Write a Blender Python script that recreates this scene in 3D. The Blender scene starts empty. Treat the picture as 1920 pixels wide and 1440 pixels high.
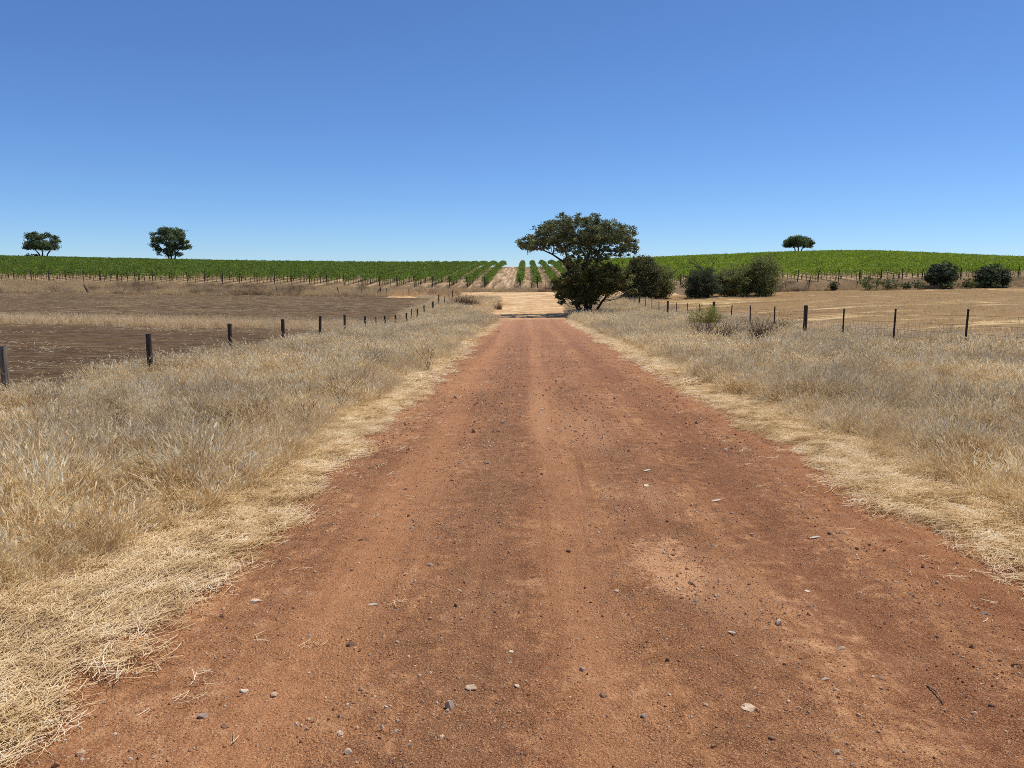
import bpy, math, random
import numpy as np
from mathutils import Vector

SC = bpy.context.scene
COL = SC.collection
rng = np.random.default_rng(7)
random.seed(7)

# ------------------------------------------------------------------ camera, sky, sun, exposure
EYE = 1.75
FPX = 1442.0                      # focal length in photo pixels (1920 wide)
PITCH = math.atan(205 / FPX)
YAW = math.atan(25 / FPX)
cam_d = bpy.data.cameras.new('camera')
cam_d.sensor_width = 36.0
cam_d.lens = 36.0 * FPX / 1920
cam_d.clip_start, cam_d.clip_end = 0.05, 5000
cam = bpy.data.objects.new('camera', cam_d)
COL.objects.link(cam)
cam.location = (0, 0, EYE)
cam.rotation_euler = (math.pi / 2 - PITCH, 0, YAW)
SC.camera = cam

SUN = Vector((0.345, 0.20, 0.86)).normalized()     # direction towards the sun
sun_d = bpy.data.lights.new('sun', 'SUN')
sun_d.energy = 5.0
sun_d.angle = math.radians(0.53)
sun_d.color = (1.0, 0.955, 0.89)
sun = bpy.data.objects.new('sun', sun_d)
COL.objects.link(sun)
sun.rotation_euler = SUN.to_track_quat('Z', 'Y').to_euler()

world = bpy.data.worlds.new('World')
SC.world = world
world.use_nodes = True
wn, wl = world.node_tree.nodes, world.node_tree.links
wn.clear()
sky = wn.new('ShaderNodeTexSky')
sky.sky_type = 'NISHITA'
sky.sun_disc = False
sky.sun_elevation = math.asin(SUN.z)
sky.sun_rotation = math.atan2(SUN.x, SUN.y)
sky.altitude = 2000
sky.air_density = 1.0
sky.dust_density = 0.0
sky.ozone_density = 8.0
bg = wn.new('ShaderNodeBackground')
bg.inputs['Strength'].default_value = 0.128
wo = wn.new('ShaderNodeOutputWorld')
tint = wn.new('ShaderNodeMix'); tint.data_type = 'RGBA'; tint.blend_type = 'MULTIPLY'
tint.inputs[0].default_value = 1.0
tint.inputs[7].default_value = (.83, .965, 1.125, 1)          # the camera's cooler white balance
wl.new(sky.outputs[0], tint.inputs[6])
wl.new(tint.outputs[2], bg.inputs[0])
wl.new(bg.outputs[0], wo.inputs[0])

SC.view_settings.view_transform = 'Standard'
SC.view_settings.look = 'None'
SC.view_settings.exposure = -0.2
SC.view_settings.gamma = 1.0
SC.cycles.use_denoising = False
SC.cycles.filter_width = 0.9
SC.cycles.max_bounces = 6
SC.cycles.transparent_max_bounces = 4

# ------------------------------------------------------------------ helpers
def lin(r, g, b):
    f = lambda c: (c / 255 / 12.92) if c / 255 <= .04045 else ((c / 255 + .055) / 1.055) ** 2.4
    return (f(r), f(g), f(b), 1)


def tag(o, label=None, cat=None, group=None, kind=None):
    if label: o['label'] = label
    if cat: o['category'] = cat
    if group: o['group'] = group
    if kind: o['kind'] = kind
    return o


def empty(name, loc, label, cat, group=None):
    o = bpy.data.objects.new(name, None)
    o.empty_display_size = .2
    COL.objects.link(o)
    o.location = loc
    return tag(o, label, cat, group)


def new_mesh(name, V, F, mat=None, attrs=None, smooth=False):
    """V (n,3); F either (m,k) array or list of index tuples."""
    me = bpy.data.meshes.new(name)
    V = np.asarray(V, np.float32)
    if isinstance(F, np.ndarray):
        m, k = F.shape
        me.vertices.add(len(V))
        me.vertices.foreach_set('co', V.ravel())
        me.loops.add(m * k)
        me.loops.foreach_set('vertex_index', F.astype(np.int32).ravel())
        me.polygons.add(m)
        me.polygons.foreach_set('loop_start', np.arange(0, m * k, k, dtype=np.int32))
        me.update(calc_edges=True)
    else:
        me.from_pydata(V.tolist(), [], F)
    for k_, arr in (attrs or {}).items():
        a = me.attributes.new(k_, 'FLOAT', 'POINT')
        a.data.foreach_set('value', np.asarray(arr, np.float32))
    if smooth:
        me.polygons.foreach_set('use_smooth', np.ones(len(me.polygons), bool))
    if mat: me.materials.append(mat)
    return me


def obj(name, me, parent=None, loc=None):
    o = bpy.data.objects.new(name, me)
    COL.objects.link(o)
    if parent: o.parent = parent
    if loc is not None: o.location = loc
    return o


# smooth value noise
def vnoise(x, y, scale, seed=0):
    x = np.asarray(x, float) / scale; y = np.asarray(y, float) / scale
    xi, yi = np.floor(x).astype(np.int64), np.floor(y).astype(np.int64)
    fx, fy = x - xi, y - yi
    fx, fy = fx * fx * (3 - 2 * fx), fy * fy * (3 - 2 * fy)
    def h(a, b):
        n = (a * 374761393 + b * 668265263 + seed * 974634541) & 0xffffffff
        n = ((n ^ (n >> 13)) * 1274126177) & 0xffffffff
        return ((n ^ (n >> 16)) & 0xffff) / 65535.0
    return (h(xi, yi) * (1 - fx) + h(xi + 1, yi) * fx) * (1 - fy) + (h(xi, yi + 1) * (1 - fx) + h(xi + 1, yi + 1) * fx) * fy


# ------------------------------------------------------------------ terrain: height profiles along directions s = X / Y
PROF = {
    -.75: [(0, 0), (5, -.1), (13, -.5), (20, -.68), (28, -.85), (45, -1.15), (54, -1.6), (65, -1.55), (80, -1.1), (105, -.45), (120, .85), (150, 2.4), (200, 4.9), (240, 6.2), (300, 6.2), (600, -12)],
    -.68: [(0, 0), (5, -.1), (13, -.5), (20, -.7), (28, -.85), (45, -1.2), (54, -1.65), (65, -1.6), (80, -1.2), (105, -.5), (120, .80), (150, 2.3), (200, 4.7), (240, 6.0), (300, 6.0), (600, -12)],
    -.35: [(0, 0), (5, -.1), (13, -.5), (18, -.68), (24, -.82), (28, -.9), (38, -1.25), (43, -1.5), (52, -1.85), (60, -2.0), (70, -1.85), (85, -1.35), (105, -.95), (120, .35), (150, 1.75), (200, 3.6), (235, 4.1), (300, 4.0), (600, -12)],
    -.17: [(0, 0), (5, -.05), (13, -.4), (28, -.88), (38, -1.25), (43, -1.55), (50, -2.0), (60, -2.25), (66, -2.2), (80, -1.7), (95, -1.3), (105, -1.1), (112, -.9), (120, -.15), (150, 1.2), (200, 3.2), (225, 3.7), (280, 3.7), (600, -12)],
    0.0: [(0, 0), (5, -.05), (10, -.2), (20, -.5), (40, -1.15), (58, -1.65), (70, -1.9), (80, -1.9), (90, -1.65), (100, -1.3), (112, -.85), (120, -.35), (150, .95), (200, 3.2), (220, 3.9), (270, 3.9), (600, -12)],
    .18: [(0, 0), (5, -.05), (10, -.2), (20, -.5), (40, -1.15), (66, -1.95), (80, -1.75), (95, -1.2), (112, -.5), (120, 0), (150, 1.6), (200, 4.3), (240, 5.6), (290, 5.6), (600, -12)],
    .29: [(0, 0), (5, -.05), (10, -.2), (20, -.5), (41, -1.15), (60, -1.35), (80, -1.2), (95, -.9), (105, -.3), (115, .6), (150, 2.6), (200, 5.4), (260, 7.3), (300, 7.3), (600, -12)],
    .43: [(0, 0), (5, -.05), (10, -.2), (20, -.5), (29, -.75), (45, -.85), (66, -.8), (85, -.65), (98, -.5), (104, -.15), (112, .74), (150, 3.2), (200, 6.2), (265, 8.6), (310, 8.6), (600, -12)],
    .65: [(0, 0), (5, -.05), (10, -.2), (21, -.32), (40, -.55), (66, -.35), (85, -.25), (98, -.1), (104, .3), (112, 1.45), (150, 2.8), (200, 4.4), (250, 5.2), (300, 5.2), (600, -12)],
    .80: [(0, 0), (5, -.05), (10, -.2), (21, -.3), (40, -.45), (66, -.3), (85, -.2), (98, -.05), (104, .3), (112, 1.5), (150, 2.6), (200, 3.9), (250, 4.4), (300, 4.4), (600, -12)],
}
_ss = np.linspace(-.75, .8, 125)
_dd = np.arange(0, 1001.0)
_ks = sorted(PROF)
_rows = np.array([np.interp(_dd, *zip(*PROF[k])) for k in _ks])
TAB = np.array([[0.0] * len(_dd)] * len(_ss))
for j in range(len(_dd)):
    TAB[:, j] = np.interp(_ss, _ks, _rows[:, j])
def _blur(A, sig, axis):
    r = int(3 * sig); k = np.exp(-.5 * (np.arange(-r, r + 1) / sig) ** 2); k /= k.sum()
    P = np.pad(A, [(r, r) if a == axis else (0, 0) for a in (0, 1)], mode='edge')
    return np.apply_along_axis(lambda v: np.convolve(v, k, 'valid'), axis, P)
TAB = _blur(TAB, 2.2, 1)
TAB = _blur(TAB, 4, 0)

def H(X, Y):
    X = np.asarray(X, float); Y = np.asarray(Y, float)
    D = np.clip(Y, 0, 999)
    s = np.clip(X / np.maximum(Y, 1.0), -.75, .8)
    a = (s + .75) / 1.55 * (len(_ss) - 1)
    i = np.clip(a.astype(int), 0, len(_ss) - 2); fa = a - i
    j = np.clip(D.astype(int), 0, 998); fd = D - j
    z = (TAB[i, j] * (1 - fd) + TAB[i, j + 1] * fd) * (1 - fa) + (TAB[i + 1, j] * (1 - fd) + TAB[i + 1, j + 1] * fd) * fa
    off = np.minimum(np.abs(X + 5.5) , np.abs(X - 8))
    w = np.clip((np.maximum(-X - 3, X - 4)) / 3, 0, 1)
    return z + w * .10 * (vnoise(X, Y, 4.5, 3) - .5) + w * .05 * (vnoise(X, Y, 1.3, 4) - .5)

def h1(x, y): return float(H(np.array([x]), np.array([y]))[0])

cp, sp, cy_, sy_ = math.cos(PITCH), math.sin(PITCH), math.cos(YAW), math.sin(YAW)
def ray(x, y):
    u, v = (x - 960) / FPX, (720 - y) / FPX
    a, b, c = u, cp + v * sp, -sp + v * cp
    return Vector((cy_ * a - sy_ * b, sy_ * a + cy_ * b, c))
def ground_at(x, y):
    """point of the terrain seen at photo pixel x, y"""
    d = ray(x, y); Y = 1.0
    while Y < 400:
        X = d.x / d.y * Y
        if EYE + d.z / d.y * Y <= h1(X, Y): break
        Y += .02 if Y < 20 else .1
    return Vector((X, Y, h1(X, Y)))
def at(x, y, Y):
    d = ray(x, y)
    return Vector((d.x / d.y * Y, Y, EYE + d.z / d.y * Y))
def foot(x, Y, y=560):
    X = at(x, y, Y).x
    return Vector((X, Y, h1(X, Y)))

# ------------------------------------------------------------------ materials
class M:
    def __init__(s, name):
        s.m = bpy.data.materials.new(name); s.m.use_nodes = True
        s.nt = s.m.node_tree; s.nt.nodes.clear()
        s.out = s.n('ShaderNodeOutputMaterial')
    def n(s, t, **kw):
        o = s.nt.nodes.new(t)
        for k, v in kw.items(): setattr(o, k, v)
        return o
    def l(s, a, b): s.nt.links.new(a, b)
    def pos(s, scale=(1, 1, 1)):
        g = s.n('ShaderNodeNewGeometry'); mp = s.n('ShaderNodeMapping')
        mp.inputs['Scale'].default_value = scale
        s.l(g.outputs['Position'], mp.inputs[0]); return mp.outputs[0]
    def noise(s, scale, detail=4, rough=.6, vec=None, dist=0):
        t = s.n('ShaderNodeTexNoise')
        t.inputs['Scale'].default_value = scale; t.inputs['Detail'].default_value = detail
        t.inputs['Roughness'].default_value = rough; t.inputs['Distortion'].default_value = dist
        s.l(vec if vec is not None else s.pos(), t.inputs['Vector']); return t.outputs['Fac']
    def ramp(s, fac, stops, interp='LINEAR'):
        r = s.n('ShaderNodeValToRGB'); r.color_ramp.interpolation = interp
        e = r.color_ramp.elements
        while len(e) < len(stops): e.new(.5)
        for q, (p, c) in zip(e, stops):
            q.position = p; q.color = c if len(c) == 4 else (*c, 1)
        s.l(fac, r.inputs[0]); return r.outputs[0]
    def mix(s, fac, a, b, mode='MIX'):
        x = s.n('ShaderNodeMix', data_type='RGBA', blend_type=mode)
        for k, v in ((0, fac), (6, a), (7, b)):
            if isinstance(v, (float, int)): x.inputs[k].default_value = v
            elif isinstance(v, tuple): x.inputs[k].default_value = v if len(v) == 4 else (*v, 1)
            else: s.l(v, x.inputs[k])
        return x.outputs[2]
    def math(s, op, a, b=None, c=None):
        x = s.n('ShaderNodeMath', operation=op)
        for k, v in enumerate((a, b, c)):
            if v is None: continue
            if isinstance(v, (float, int)): x.inputs[k].default_value = v
            else: s.l(v, x.inputs[k])
        return x.outputs[0]
    def mapr(s, v, a, b, c=0., d=1.):
        x = s.n('ShaderNodeMapRange'); s.l(v, x.inputs[0])
        for k, q in enumerate((a, b, c, d)): x.inputs[k + 1].default_value = q
        return x.outputs[0]
    def bsdf(s, col, rough=.9, bump=None, bstr=.5, bdist=.02, trans=0., spec=.25):
        p = s.n('ShaderNodeBsdfPrincipled')
        if isinstance(col, tuple): p.inputs['Base Color'].default_value = col if len(col) == 4 else (*col, 1)
        else: s.l(col, p.inputs['Base Color'])
        p.inputs['Roughness'].default_value = rough
        p.inputs['Specular IOR Level'].default_value = spec
        if bump is not None:
            b = s.n('ShaderNodeBump'); b.inputs['Strength'].default_value = bstr; b.inputs['Distance'].default_value = bdist
            s.l(bump, b.inputs['Height']); s.l(b.outputs[0], p.inputs['Normal'])
        sh = p.outputs[0]
        if trans:
            t = s.n('ShaderNodeBsdfTranslucent')
            if isinstance(col, tuple): t.inputs[0].default_value = col if len(col) == 4 else (*col, 1)
            else: s.l(col, t.inputs[0])
            mx = s.n('ShaderNodeMixShader'); mx.inputs[0].default_value = trans
            s.l(sh, mx.inputs[1]); s.l(t.outputs[0], mx.inputs[2]); sh = mx.outputs[0]
        s.l(sh, s.out.inputs[0]); return s.m
    def attr(s, name):
        a = s.n('ShaderNodeAttribute', attribute_name=name); return a.outputs['Fac']
    def rand(s): return s.n('ShaderNodeObjectInfo').outputs['Random']
    def xyz(s):
        g = s.n('ShaderNodeNewGeometry'); x = s.n('ShaderNodeSeparateXYZ')
        s.l(g.outputs['Position'], x.inputs[0]); return x.outputs


def leaf_mat(name, dark, light, trans=.35, rough=.55, spec=.3):
    m = M(name)
    c = m.ramp(m.attr('tint'), [(0, dark), (1, light)])
    n = m.noise(.9, 3)
    c = m.mix(m.mapr(n, .35, .65, 0, .45), c, tuple(x * .6 for x in dark[:3]))
    return m.bsdf(c, rough, trans=trans, spec=spec)

def grass_mat(name, cols, grey, trans=.3, patch=.28, gamount=.75, white=None):
    m = M(name)
    t = m.math('ADD', m.math('MULTIPLY', m.attr('tint'), .45), m.math('MULTIPLY', m.rand(), .25))
    t = m.math('ADD', t, m.mapr(m.noise(3.4, 3, .6), .36, .64, -.12, .42))
    k = len(cols)
    c = m.ramp(t, [(i / (k - 1), q) for i, q in enumerate(cols)])
    n = m.noise(patch, 4, .65)
    c = m.mix(m.math('MULTIPLY', m.mapr(n, .42, .62), gamount), c, grey)
    if white: c = m.mix(m.mapr(m.noise(.75, 3, .6), .56, .70, 0, .6), c, white)
    return m.bsdf(c, .85, trans=trans, spec=.06)

# red dirt road
m = M('red dirt')
X, Yp, Z = m.xyz()
n1 = m.noise(.9, 6, .62); n2 = m.noise(9, 6, .68); n3 = m.noise(70, 4, .7)
st = m.noise(1, 4, .55, m.pos((2.6, .05, 1)), .3)
st2 = m.noise(1, 6, .7, m.pos((13, .35, 1)), .3)
col = m.ramp(m.math('ADD', m.math('MULTIPLY', n1, .45), m.math('MULTIPLY', n2, .55)),
             [(.38, lin(106, 66, 42)), (.47, lin(148, 98, 64)), (.54, lin(170, 117, 80)), (.64, lin(206, 156, 114))])
col = m.mix(m.mapr(st, .48, .66, 0, .35), col, lin(186, 130, 84))
col = m.mix(m.mapr(st, .48, .34, 0, .45), col, lin(122, 68, 38))
col = m.mix(m.mapr(st2, .50, .60, 0, .45), col, lin(126, 74, 42))
col = m.mix(m.mapr(n3, .56, .68, 0, .8), col, lin(84, 50, 31))
col = m.mix(m.mapr(n3, .43, .33, 0, .7), col, lin(212, 168, 122))
warp = m.math('MULTIPLY', m.math('SUBTRACT', m.noise(1, 4, .6, m.pos((.5, .16, 1))), .5), .9)
XW = m.math('ADD', X, warp)
def band(cx, w, colr, amt):
    global col
    d = m.math('ABSOLUTE', m.math('SUBTRACT', XW, cx))
    k = m.mapr(m.math('ADD', d, m.math('MULTIPLY', m.math('ADD', m.math('SUBTRACT', n2, .5), m.math('MULTIPLY', m.math('SUBTRACT', m.noise(26, 4, .7, m.pos((1, .5, 1))), .5), 1.2)), w * 3.2)), w * 1.3, w * .6, 0, amt)
    col = m.mix(k, col, colr)
band(-1.0, .26, lin(182, 126, 88), .5)
band(.32, .16, lin(184, 130, 92), .4)
band(-.32, .3, lin(118, 78, 54), .5)
band(.95, .26, lin(132, 88, 60), .35)
band(1.85, .3, lin(120, 70, 45), .55)
band(2.55, .2, lin(160, 100, 62), .4)
n4 = m.noise(230, 2, .6)
col = m.mix(m.mapr(n4, .54, .66, 0, .55), col, lin(226, 186, 142))
col = m.mix(m.mapr(n4, .46, .36, 0, .6), col, lin(70, 42, 27))
def dust(cx, cy, rx, ry, amt):
    dx = m.math('DIVIDE', m.math('SUBTRACT', X, cx), rx); dy = m.math('DIVIDE', m.math('SUBTRACT', Yp, cy), ry)
    d = m.math('ADD', m.math('MULTIPLY', dx, dx), m.math('MULTIPLY', dy, dy))
    d = m.math('ADD', d, m.math('MULTIPLY', m.math('SUBTRACT', n1, .5), 4.5))
    d = m.math('ADD', d, m.math('MULTIPLY', m.math('SUBTRACT', n2, .5), 5.0))
    d = m.math('ADD', d, m.math('MULTIPLY', m.math('SUBTRACT', n3, .5), 3.0))
    return m.mapr(d, 1.1, .3, 0, amt)
for a_ in ((.9, 4.7, .24, .45, .85), (1.15, 4.2, .25, .5, .35), (1.05, 6.2, .14, .5, .4), (.75, 9.5, .3, 1.5, .4), (.2, 11, .16, 3, .35)):
    col = m.mix(dust(*a_), col, lin(204, 154, 114))
col = m.mix(1.0, col, (1.02, 1.0, .92), 'MULTIPLY')
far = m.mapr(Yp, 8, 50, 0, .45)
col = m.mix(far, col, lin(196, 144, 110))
sandm = m.mapr(m.math('ADD', Yp, m.math('MULTIPLY', m.math('SUBTRACT', m.noise(.5, 5), .5), 14)), 58, 69)
snd = m.ramp(m.noise(1, 6, .7, m.pos((.3, .75, 1)), 1.6), [(.35, lin(168, 128, 84)), (.5, lin(204, 164, 116)), (.62, lin(232, 202, 156))])
col = m.mix(sandm, col, snd)
vor = m.n('ShaderNodeTexVoronoi'); vor.inputs['Scale'].default_value = 75; m.l(m.pos(), vor.inputs['Vector'])
bmp = m.math('ADD', m.math('MULTIPLY', n2, 1.0), m.math('ADD', m.math('MULTIPLY', n3, .5), m.math('MULTIPLY', vor.outputs['Distance'], -.35)))
MAT_ROAD = m.bsdf(col, .95, bmp, .8, .03, spec=.15)

# ground under the grass, vineyard soil beyond the boundary
m = M('dry soil')
X, Yp, Z = m.xyz()
n1 = m.noise(.35, 5); n2 = m.noise(6, 6, .7)
c = m.ramp(n2, [(.3, lin(84, 66, 44)), (.5, lin(122, 98, 68)), (.7, lin(164, 138, 100))])
c = m.mix(m.mapr(n1, .4, .6, 0, .5), c, lin(128, 108, 84))
v = m.ramp(m.noise(1, 5, .65, m.pos((1.4, .12, 1)), .3), [(.35, lin(104, 84, 58)), (.5, lin(146, 120, 86)), (.65, lin(188, 162, 122))])
c = m.mix(m.mapr(Yp, 114, 118), c, v)
MAT_SOIL = m.bsdf(c, .95, n2, .6, .05, spec=.15)

# ploughed paddock
m = M('ploughed earth')
X, Yp, Z = m.xyz()
n2 = m.noise(1, 6, .7, m.pos((1.0, 2.4, 1)), .6); n1 = m.noise(1, 4, .6, m.pos((.06, .3, 1)), 1.2); n3 = m.noise(14, 4, .7)
c = m.ramp(m.math('ADD', m.math('MULTIPLY', n2, .6), m.math('MULTIPLY', n3, .4)), [(.38, lin(56, 43, 29)), (.48, lin(96, 77, 55)), (.55, lin(124, 101, 74)), (.64, lin(188, 163, 122))])
c = m.mix(m.mapr(n1, .5, .68, 0, .45), c, lin(130, 104, 66))
near = m.mapr(Yp, 52, 40)
c = m.mix(m.math('MULTIPLY', near, .3), c, lin(82, 52, 27))
MAT_PLOUGH = m.bsdf(c, .95, m.math('ADD', n2, m.math('MULTIPLY', n3, .5)), 1.0, .12, spec=.1)

# stubble paddock
m = M('stubble earth')
X, Yp, Z = m.xyz()
n2 = m.noise(1, 6, .7, m.pos((.7, 3, 1)), .4); n1 = m.noise(1, 4, .55, m.pos((.045, .16, 1)), 2.2); n3 = m.noise(20, 4, .7)
c = m.ramp(m.math('ADD', m.math('MULTIPLY', n2, .55), m.math('MULTIPLY', n3, .45)), [(.33, lin(112, 86, 54)), (.5, lin(154, 122, 80)), (.66, lin(200, 168, 118))])
c = m.mix(m.mapr(m.math('ADD', n1, m.math('MULTIPLY', m.math('SUBTRACT', n2, .5), .25)), .56, .64, 0, .9), c, lin(222, 192, 138))
c = m.mix(m.mapr(n1, .47, .37, 0, .5), c, lin(132, 98, 68))
MAT_STUB = m.bsdf(c, .95, m.math('ADD', n2, n3), .9, .06, spec=.1)

# pale track between the vine rows
m = M('track sand')
X, Yp, Z = m.xyz()
n2 = m.noise(1, 5, .65, m.pos((1.5, .03, 1)), .2); n3 = m.noise(3, 5, .7)
c = m.ramp(m.math('ADD', m.math('MULTIPLY', n2, .7), m.math('MULTIPLY', n3, .3)), [(.40, lin(116, 92, 66)), (.5, lin(158, 130, 98)), (.58, lin(204, 176, 138))])
MAT_TRACK = m.bsdf(c, .95, n3, .5, .05, spec=.1)

MAT_GRASS = grass_mat('dry tall grass', [lin(112, 88, 56), lin(208, 176, 122), lin(250, 228, 180), lin(255, 248, 222)], lin(194, 175, 145), trans=.36, gamount=.7, white=lin(255, 246, 220))
MAT_GOLD = grass_mat('golden grass', [lin(118, 88, 50), lin(204, 168, 110), lin(238, 212, 158), lin(250, 234, 192)], lin(216, 196, 156), trans=.4, gamount=.4)
MAT_STRAW = grass_mat('matted straw', [lin(146, 112, 72), lin(214, 182, 128), lin(242, 217, 170), lin(254, 243, 216)], lin(232, 211, 174), trans=.25, gamount=.5)
MAT_WEED = grass_mat('dead weed', [lin(56, 42, 32), lin(88, 68, 52), lin(118, 96, 76), lin(152, 128, 104)], lin(104, 88, 76), gamount=.5)
MAT_SCRUB = grass_mat('dry scrub', [lin(146, 118, 80), lin(204, 174, 126), lin(232, 206, 158), lin(246, 228, 186)], lin(176, 154, 128), patch=.3, gamount=.75)

m = M('weathered wood')
n = m.noise(1, 5, .7, m.pos((40, 40, 3)))
MAT_WOOD = m.bsdf(m.ramp(n, [(.3, lin(46, 36, 30)), (.5, lin(78, 64, 54)), (.7, lin(118, 102, 88))]), .9, n, .6, .01)
m = M('grey wood')
n = m.noise(1, 5, .7, m.pos((40, 40, 3)))
MAT_GREYWOOD = m.bsdf(m.ramp(n, [(.3, lin(84, 72, 60)), (.5, lin(128, 114, 98)), (.7, lin(160, 146, 128))]), .9, n, .6, .01)
m = M('rusty steel')
n = m.noise(22, 4, .7)
MAT_STEEL = m.bsdf(m.ramp(n, [(.35, lin(44, 32, 28)), (.65, lin(82, 60, 50))]), .7, spec=.4)
m = M('fence wire')
MAT_WIRE = m.bsdf(lin(96, 84, 76), .55, spec=.5)
m = M('bark')
n = m.noise(5, 5, .7)
MAT_BARK = m.bsdf(m.ramp(n, [(.35, lin(52, 40, 33)), (.55, lin(88, 72, 60)), (.7, lin(120, 104, 90))]), .9, n, .7, .03)
m = M('vine wood')
MAT_VINEWOOD = m.bsdf(m.ramp(m.noise(12, 4), [(.35, lin(46, 36, 28)), (.65, lin(84, 68, 54))]), .9)

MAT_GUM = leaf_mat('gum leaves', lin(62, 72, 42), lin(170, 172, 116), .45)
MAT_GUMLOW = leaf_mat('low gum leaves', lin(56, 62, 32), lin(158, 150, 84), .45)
MAT_FARGUM = leaf_mat('far gum leaves', lin(58, 72, 44), lin(146, 160, 108), .42)
MAT_BROWNLEAF = leaf_mat('brown green leaves', lin(56, 58, 34), lin(142, 140, 86), .38)
MAT_DARKLEAF = leaf_mat('dark bluish leaves', lin(40, 50, 36), lin(124, 134, 92), .4)
MAT_MIDLEAF = leaf_mat('mid green leaves', lin(66, 80, 36), lin(164, 172, 90), .45)
MAT_SHRUBLEAF = leaf_mat('soft olive leaves', lin(92, 100, 50), lin(178, 178, 106), .45)
MAT_SALT = leaf_mat('saltbush leaves', lin(92, 104, 62), lin(156, 162, 108), .4)
MAT_SAPLEAF = leaf_mat('sapling leaves', lin(112, 112, 50), lin(190, 182, 96), .45)
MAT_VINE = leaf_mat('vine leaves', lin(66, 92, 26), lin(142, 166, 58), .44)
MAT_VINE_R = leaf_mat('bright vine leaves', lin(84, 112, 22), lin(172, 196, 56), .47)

def stone_mat(name, a, b, rnd=None):
    m = M(name)
    tc = m.n('ShaderNodeTexCoord').outputs['Object']
    mp = m.n('ShaderNodeMapping'); m.l(tc, mp.inputs[0])
    n = m.noise(9, 5, .7, mp.outputs[0])
    c = m.ramp(n, [(.3, a), (.7, b)])
    if rnd:
        r = m.ramp(m.rand(), rnd, 'CONSTANT')
        c = m.mix(.75, c, r)
    c = m.mix(m.mapr(m.noise(3, 3, .6, mp.outputs[0]), .42, .66, 0, .6), c, lin(168, 116, 76))
    return m.bsdf(c, .85, n, .5, .006, spec=.25)
MAT_GRAVEL = stone_mat('gravel', lin(120, 84, 62), lin(190, 150, 120),
    [(0, lin(172, 122, 84)), (.20, lin(120, 82, 58)), (.28, lin(192, 144, 104)), (.48, lin(220, 184, 144)), (.74, lin(184, 166, 144)), (.85, lin(88, 68, 54)), (.89, lin(240, 222, 190))])
MAT_PALE = stone_mat('pale stone', lin(196, 164, 128), lin(236, 214, 182))
MAT_GREYST = stone_mat('grey stone', lin(132, 116, 102), lin(184, 170, 154))
MAT_DARKST = stone_mat('dark stone', lin(84, 62, 48), lin(158, 128, 100))
MAT_REDST = stone_mat('reddish stone', lin(160, 100, 70), lin(204, 148, 112))
MAT_WHITEST = stone_mat('white stone', lin(206, 186, 152), lin(236, 220, 190))
m = M('bleached leaf'); MAT_BLEACH = m.bsdf(lin(206, 194, 170), .8)
m = M('dry twig'); MAT_TWIG = m.bsdf(m.ramp(m.noise(30, 3), [(.3, lin(98, 76, 56)), (.7, lin(160, 134, 104))]), .9)

# ------------------------------------------------------------------ setting: ground, road, tracks, paddocks
def grid_mesh(name, xs, ys, zf, mat):
    XX, YY = np.meshgrid(xs, ys)
    V = np.stack([XX, YY, zf(XX, YY)], -1).reshape(-1, 3)
    nx = len(xs); a = (np.arange(len(ys) - 1)[:, None] * nx + np.arange(nx - 1)[None]).ravel()
    F = np.stack([a, a + 1, a + nx + 1, a + nx], 1)
    return new_mesh(name, V, F, mat, smooth=True)

def spaced(stops):
    out = []
    for (a, b, st_) in stops: out.append(np.arange(a, b - 1e-6, st_))
    out.append([stops[-1][1]]); return np.concatenate(out)

gx = spaced([(-1200, -300, 60), (-300, -160, 10), (-160, -20, 2), (-20, 20, .5), (20, 160, 2), (160, 300, 10), (300, 1200, 60)])
gy = spaced([(-60, 0, 5), (0, 30, .5), (30, 130, 1), (130, 320, 3), (320, 1000, 40), (1000, 2200, 300)])
o = obj('ground', grid_mesh('ground', gx, gy, lambda x, y: H(x, y) - np.where(y > 900, (y - 900) * .02, 0) - .07 * np.clip((x + 2.3) / .4, 0, 1) * np.clip((3.3 - x) / .4, 0, 1) * (y < 104) - .05 * ((y > 98) & (y < 112.5) & (x > -18) & (x < 20)), MAT_SOIL))
tag(o, 'dry soil of the paddocks and the vineyard slope', 'ground', kind='structure')

def road_left(y): return -2.6 - .35 * (vnoise(y * 0, y, 2.2, 11) - .5) - np.clip((y - 60) / 10, 0, 1) * 1.2 - np.clip((y - 74) / 14, 0, 1) * 5
def road_right(y): return 3.25 + .3 * (vnoise(y * 0, y, 2.0, 12) - .5) + np.clip((y - 60) / 12, 0, 1) * .6 + np.clip((y - 78) / 14, 0, 1) * 5
def road_z(x, y):
    z = H(x, y) + .014
    for c, d in ((-1.0, .03), (.32, .024), (1.75, .03)):
        w = .05 * (vnoise(y * 0, y, 7, int(c * 10) + 40) - .5) * 6
        z = z - d * np.exp(-((x - c - w) / .22) ** 2)
    z = z + .020 * (vnoise(x, y, .7, 21) - .5) + .018 * (vnoise(x, y * .7, .22, 22) - .5)
    z = z + np.where(y < 16, .013 * (vnoise(x, y, .07, 23) - .5) + .004 * (vnoise(x, y, .03, 24) - .5), 0)
    return z + .012
ry = [-6.0]
while ry[-1] < 104: ry.append(ry[-1] + (.5 if ry[-1] < 1 else min(.35, .012 + .0022 * max(0, ry[-1] - 2) ** 1.25)))
ry = np.array(ry); ru = np.linspace(0, 1, 180)
UU, YY = np.meshgrid(ru, ry)
XX = road_left(YY) * (1 - UU) + road_right(YY) * UU
edge = np.clip(np.minimum(UU, 1 - UU) / .03, 0, 1)
ZZ = road_z(XX, YY) * edge + (H(XX, YY) - .03) * (1 - edge)
V = np.stack([XX, YY, ZZ], -1).reshape(-1, 3); nx = len(ru)
a = (np.arange(len(ry) - 1)[:, None] * nx + np.arange(nx - 1)[None]).ravel()
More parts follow.
